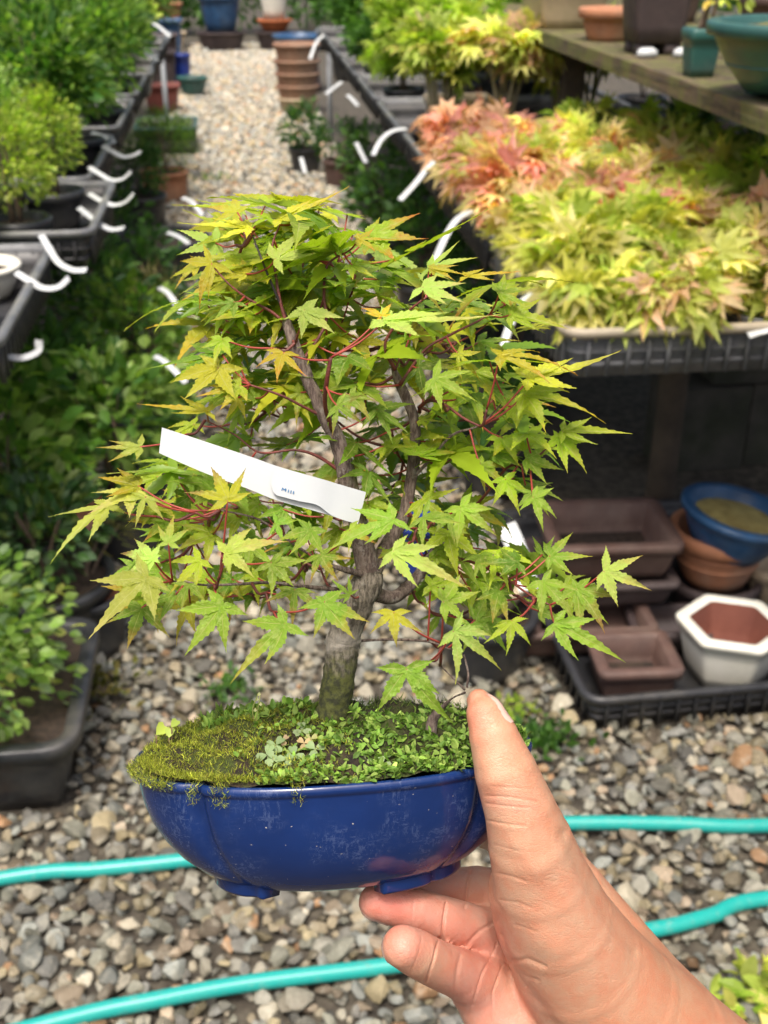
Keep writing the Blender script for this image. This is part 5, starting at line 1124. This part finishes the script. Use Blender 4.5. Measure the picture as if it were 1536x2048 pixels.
def seg_dist(path):
    d = np.full(nv, 1e3)
    for a, c in zip(path[:-1], path[1:]):
        a, c = np.array(a, float), np.array(c, float); ab = c - a; P = np.column_stack([hx, hy]); t = np.clip((P - a) @ ab / (ab @ ab), 0, 1); d = np.minimum(d, np.linalg.norm(P - a - t[:, None] * ab, axis=1))
    return d
disp = np.zeros(nv)
CREASE = [([(972, 1592), (1020, 1594), (1075, 1604)], 2.4, .22), ([(972, 1607), (1010, 1612), (1058, 1616)], 2.2, .2), ([(970, 1640), (1010, 1648), (1050, 1652)], 2.4, .22), ([(985, 1572), (1060, 1578)], 2.2, .12), ([(985, 1745), (1020, 1752), (1052, 1762)], 3, .16), ([(1000, 1800), (1035, 1805), (1062, 1815)], 3, .14), ([(990, 1690), (1040, 1700)], 2.4, .1), ([(1030, 1850), (1075, 1862)], 3, .12),
          ([(988, 1836), (1000, 1885), (1018, 1930), (1048, 1975), (1085, 2020), (1120, 2070)], 12, .7), ([(1000, 1870), (1018, 1930), (1048, 1975)], 3, .4), ([(1020, 1925), (1055, 1918), (1090, 1932)], 5, .35), ([(1040, 1950), (1075, 1960)], 4, .2),
          ([(893, 1806), (888, 1840), (884, 1880)], 2.6, .75), ([(829, 1790), (822, 1855)], 2.6, .12), ([(941, 1742), (935, 1775), (930, 1815)], 2.6, .7), ([(878, 1876), (868, 1920), (852, 1965)], 2.6, .6), ([(845, 1864), (838, 1900), (822, 1945)], 2.8, .12), ([(925, 1890), (915, 1940), (908, 1995)], 4.5, .3), ([(995, 1890), (965, 1945), (945, 2010)], 2.6, .3), ([(1005, 1930), (985, 1985), (985, 2050)], 2.6, .28), ([(1130, 1668), (1165, 1745), (1215, 1830), (1270, 1900)], 14, .6),
          ([(938, 1885), (960, 1862), (990, 1845)], 4, .35)]
rw = np.random.default_rng(12)
for _ in range(40):                                                # fine wrinkles across the thumb and along the thenar
    y0 = rw.uniform(1480, 1960); x0 = 985 + (y0 - 1480) * .25 + rw.uniform(-10, 120); L = rw.uniform(18, 60); a_ = math.radians(rw.normal(10, 9))
    CREASE.append(([(x0, y0), (x0 + L * .5 * math.cos(a_), y0 + L * .5 * math.sin(a_) + rw.normal(0, 2)), (x0 + L * math.cos(a_), y0 + L * math.sin(a_))], 1.7, rw.uniform(.02, .065)))
for path, w_, dp in CREASE: disp -= dp * np.exp(-(seg_dist(path) / w_) ** 2) * front
for path, w_, dp in [([(1140, 1690), (1180, 1765), (1228, 1850)], 12, .0), ([(1040, 1690), (1075, 1740)], 26, .7), ([(1088, 1885), (1110, 1900)], 30, .8), ([(800, 1895), (815, 1900)], 26, .5), ([(975, 1530), (985, 1560)], 22, .5)]: disp += dp * np.exp(-(seg_dist(path) / w_) ** 2) * front
HV = HV + HN * disp[:, None] * .001
hm2.vertices.foreach_set('co', HV.astype(np.float32).ravel()); hm2.update()
base = np.tile([.58, .335, .215], (nv, 1))
def blend(mask, c): 
    global base
    base = base * (1 - mask[:, None]) + np.array(c) * mask[:, None]
blend(np.clip((hx - 1060 - (hy - 1640) * .52) / 110, 0, 1) * .9, (.49, .255, .145)); blend(np.clip((hy - 1880) / 200, 0, 1) * np.clip((hx - 1080) / 120, 0, 1) * .6, (.50, .26, .15))  # tan back of hand and forearm, with shade on the right side painted in
blend(np.exp(-(seg_dist([(800, 1810), (900, 1850), (960, 1900), (940, 1990), (1000, 2040)]) / 70) ** 2) * .8, (.62, .30, .235))
blend(np.exp(-(seg_dist([(740, 1805), (790, 1815)]) / 40) ** 2) * .7, (.60, .23, .185)); blend(np.exp(-(seg_dist([(800, 1890), (815, 1895)]) / 34) ** 2) * .6, (.62, .25, .20))
blend(np.exp(-(seg_dist([(950, 1400), (945, 1450)]) / 34) ** 2) * .5, (.62, .27, .20)); blend(np.exp(-(seg_dist([(985, 1600), (1060, 1615)]) / 22) ** 2) * .35, (.60, .26, .19))
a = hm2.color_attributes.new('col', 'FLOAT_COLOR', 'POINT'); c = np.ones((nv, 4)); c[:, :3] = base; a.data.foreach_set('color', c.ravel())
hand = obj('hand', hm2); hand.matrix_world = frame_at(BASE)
tag(hand, "person's bare right hand and forearm holding the blue bonsai pot, thumb upright", 'hand')
# nails lie on the finger ends
M_nail = plain('fingernail', (.68, .44, .36), (.64, .40, .33), .25, 60, .02)
def nail(p0, p1, ndir, half, l0, l1, name='nail'):
    a, b_ = np.array(Hm(*p0)[:3]), np.array(Hm(*p1)[:3]); ax = nrm(a - b_); n = nrm(np.array(ndir, float)); n = nrm(n - ax * (n @ ax)); s = np.cross(ax, n); NU, NV = 9, 8; V = []
    for j in range(NV):
        v_ = j / (NV - 1); c0 = a + ax * (l0 + (l1 - l0) * v_)
        wd = half * (1 - .25 * (2 * v_ - 1) ** 4) * (.85 if j in (0,) else 1)
        for i in range(NU):
            u = (i / (NU - 1) * 2 - 1) * wd; d = n * math.cos(u) + s * math.sin(u); rr = np.linspace(0, 22, 120); D = hand_sdf((c0 + np.outer(rr, d)).astype(np.float32)); k = np.argmax(D > 0) if (D > 0).any() else 0
            edge = 1 if (0 < i < NU - 1 and j > 0) else 0
            V.append(c0 + d * (max(rr[k], 1.5 if k == 0 else 0) + (.16 if edge else -.15)))
    F = [(j * NU + i, j * NU + i + 1, (j + 1) * NU + i + 1, (j + 1) * NU + i) for j in range(NV - 1) for i in range(NU - 1)]
    mb = MB(); mb.add(np.array(V) * .001, F); return mb.build(name, M_nail, hand)
nail((962, 1410, -36, 25), (988, 1475, -38, 50), (.88, .04, .40), .80, 2.4, -7.5)
nail((752, 1804, -10, 35), (790, 1810, -8, 40), (-.1, .3, -1), .9, 4.5, -5)
nail((806, 1893, -29, 42), (845, 1912, -22, 46), (-.5, .6, -.5), .8, 4.5, -5)
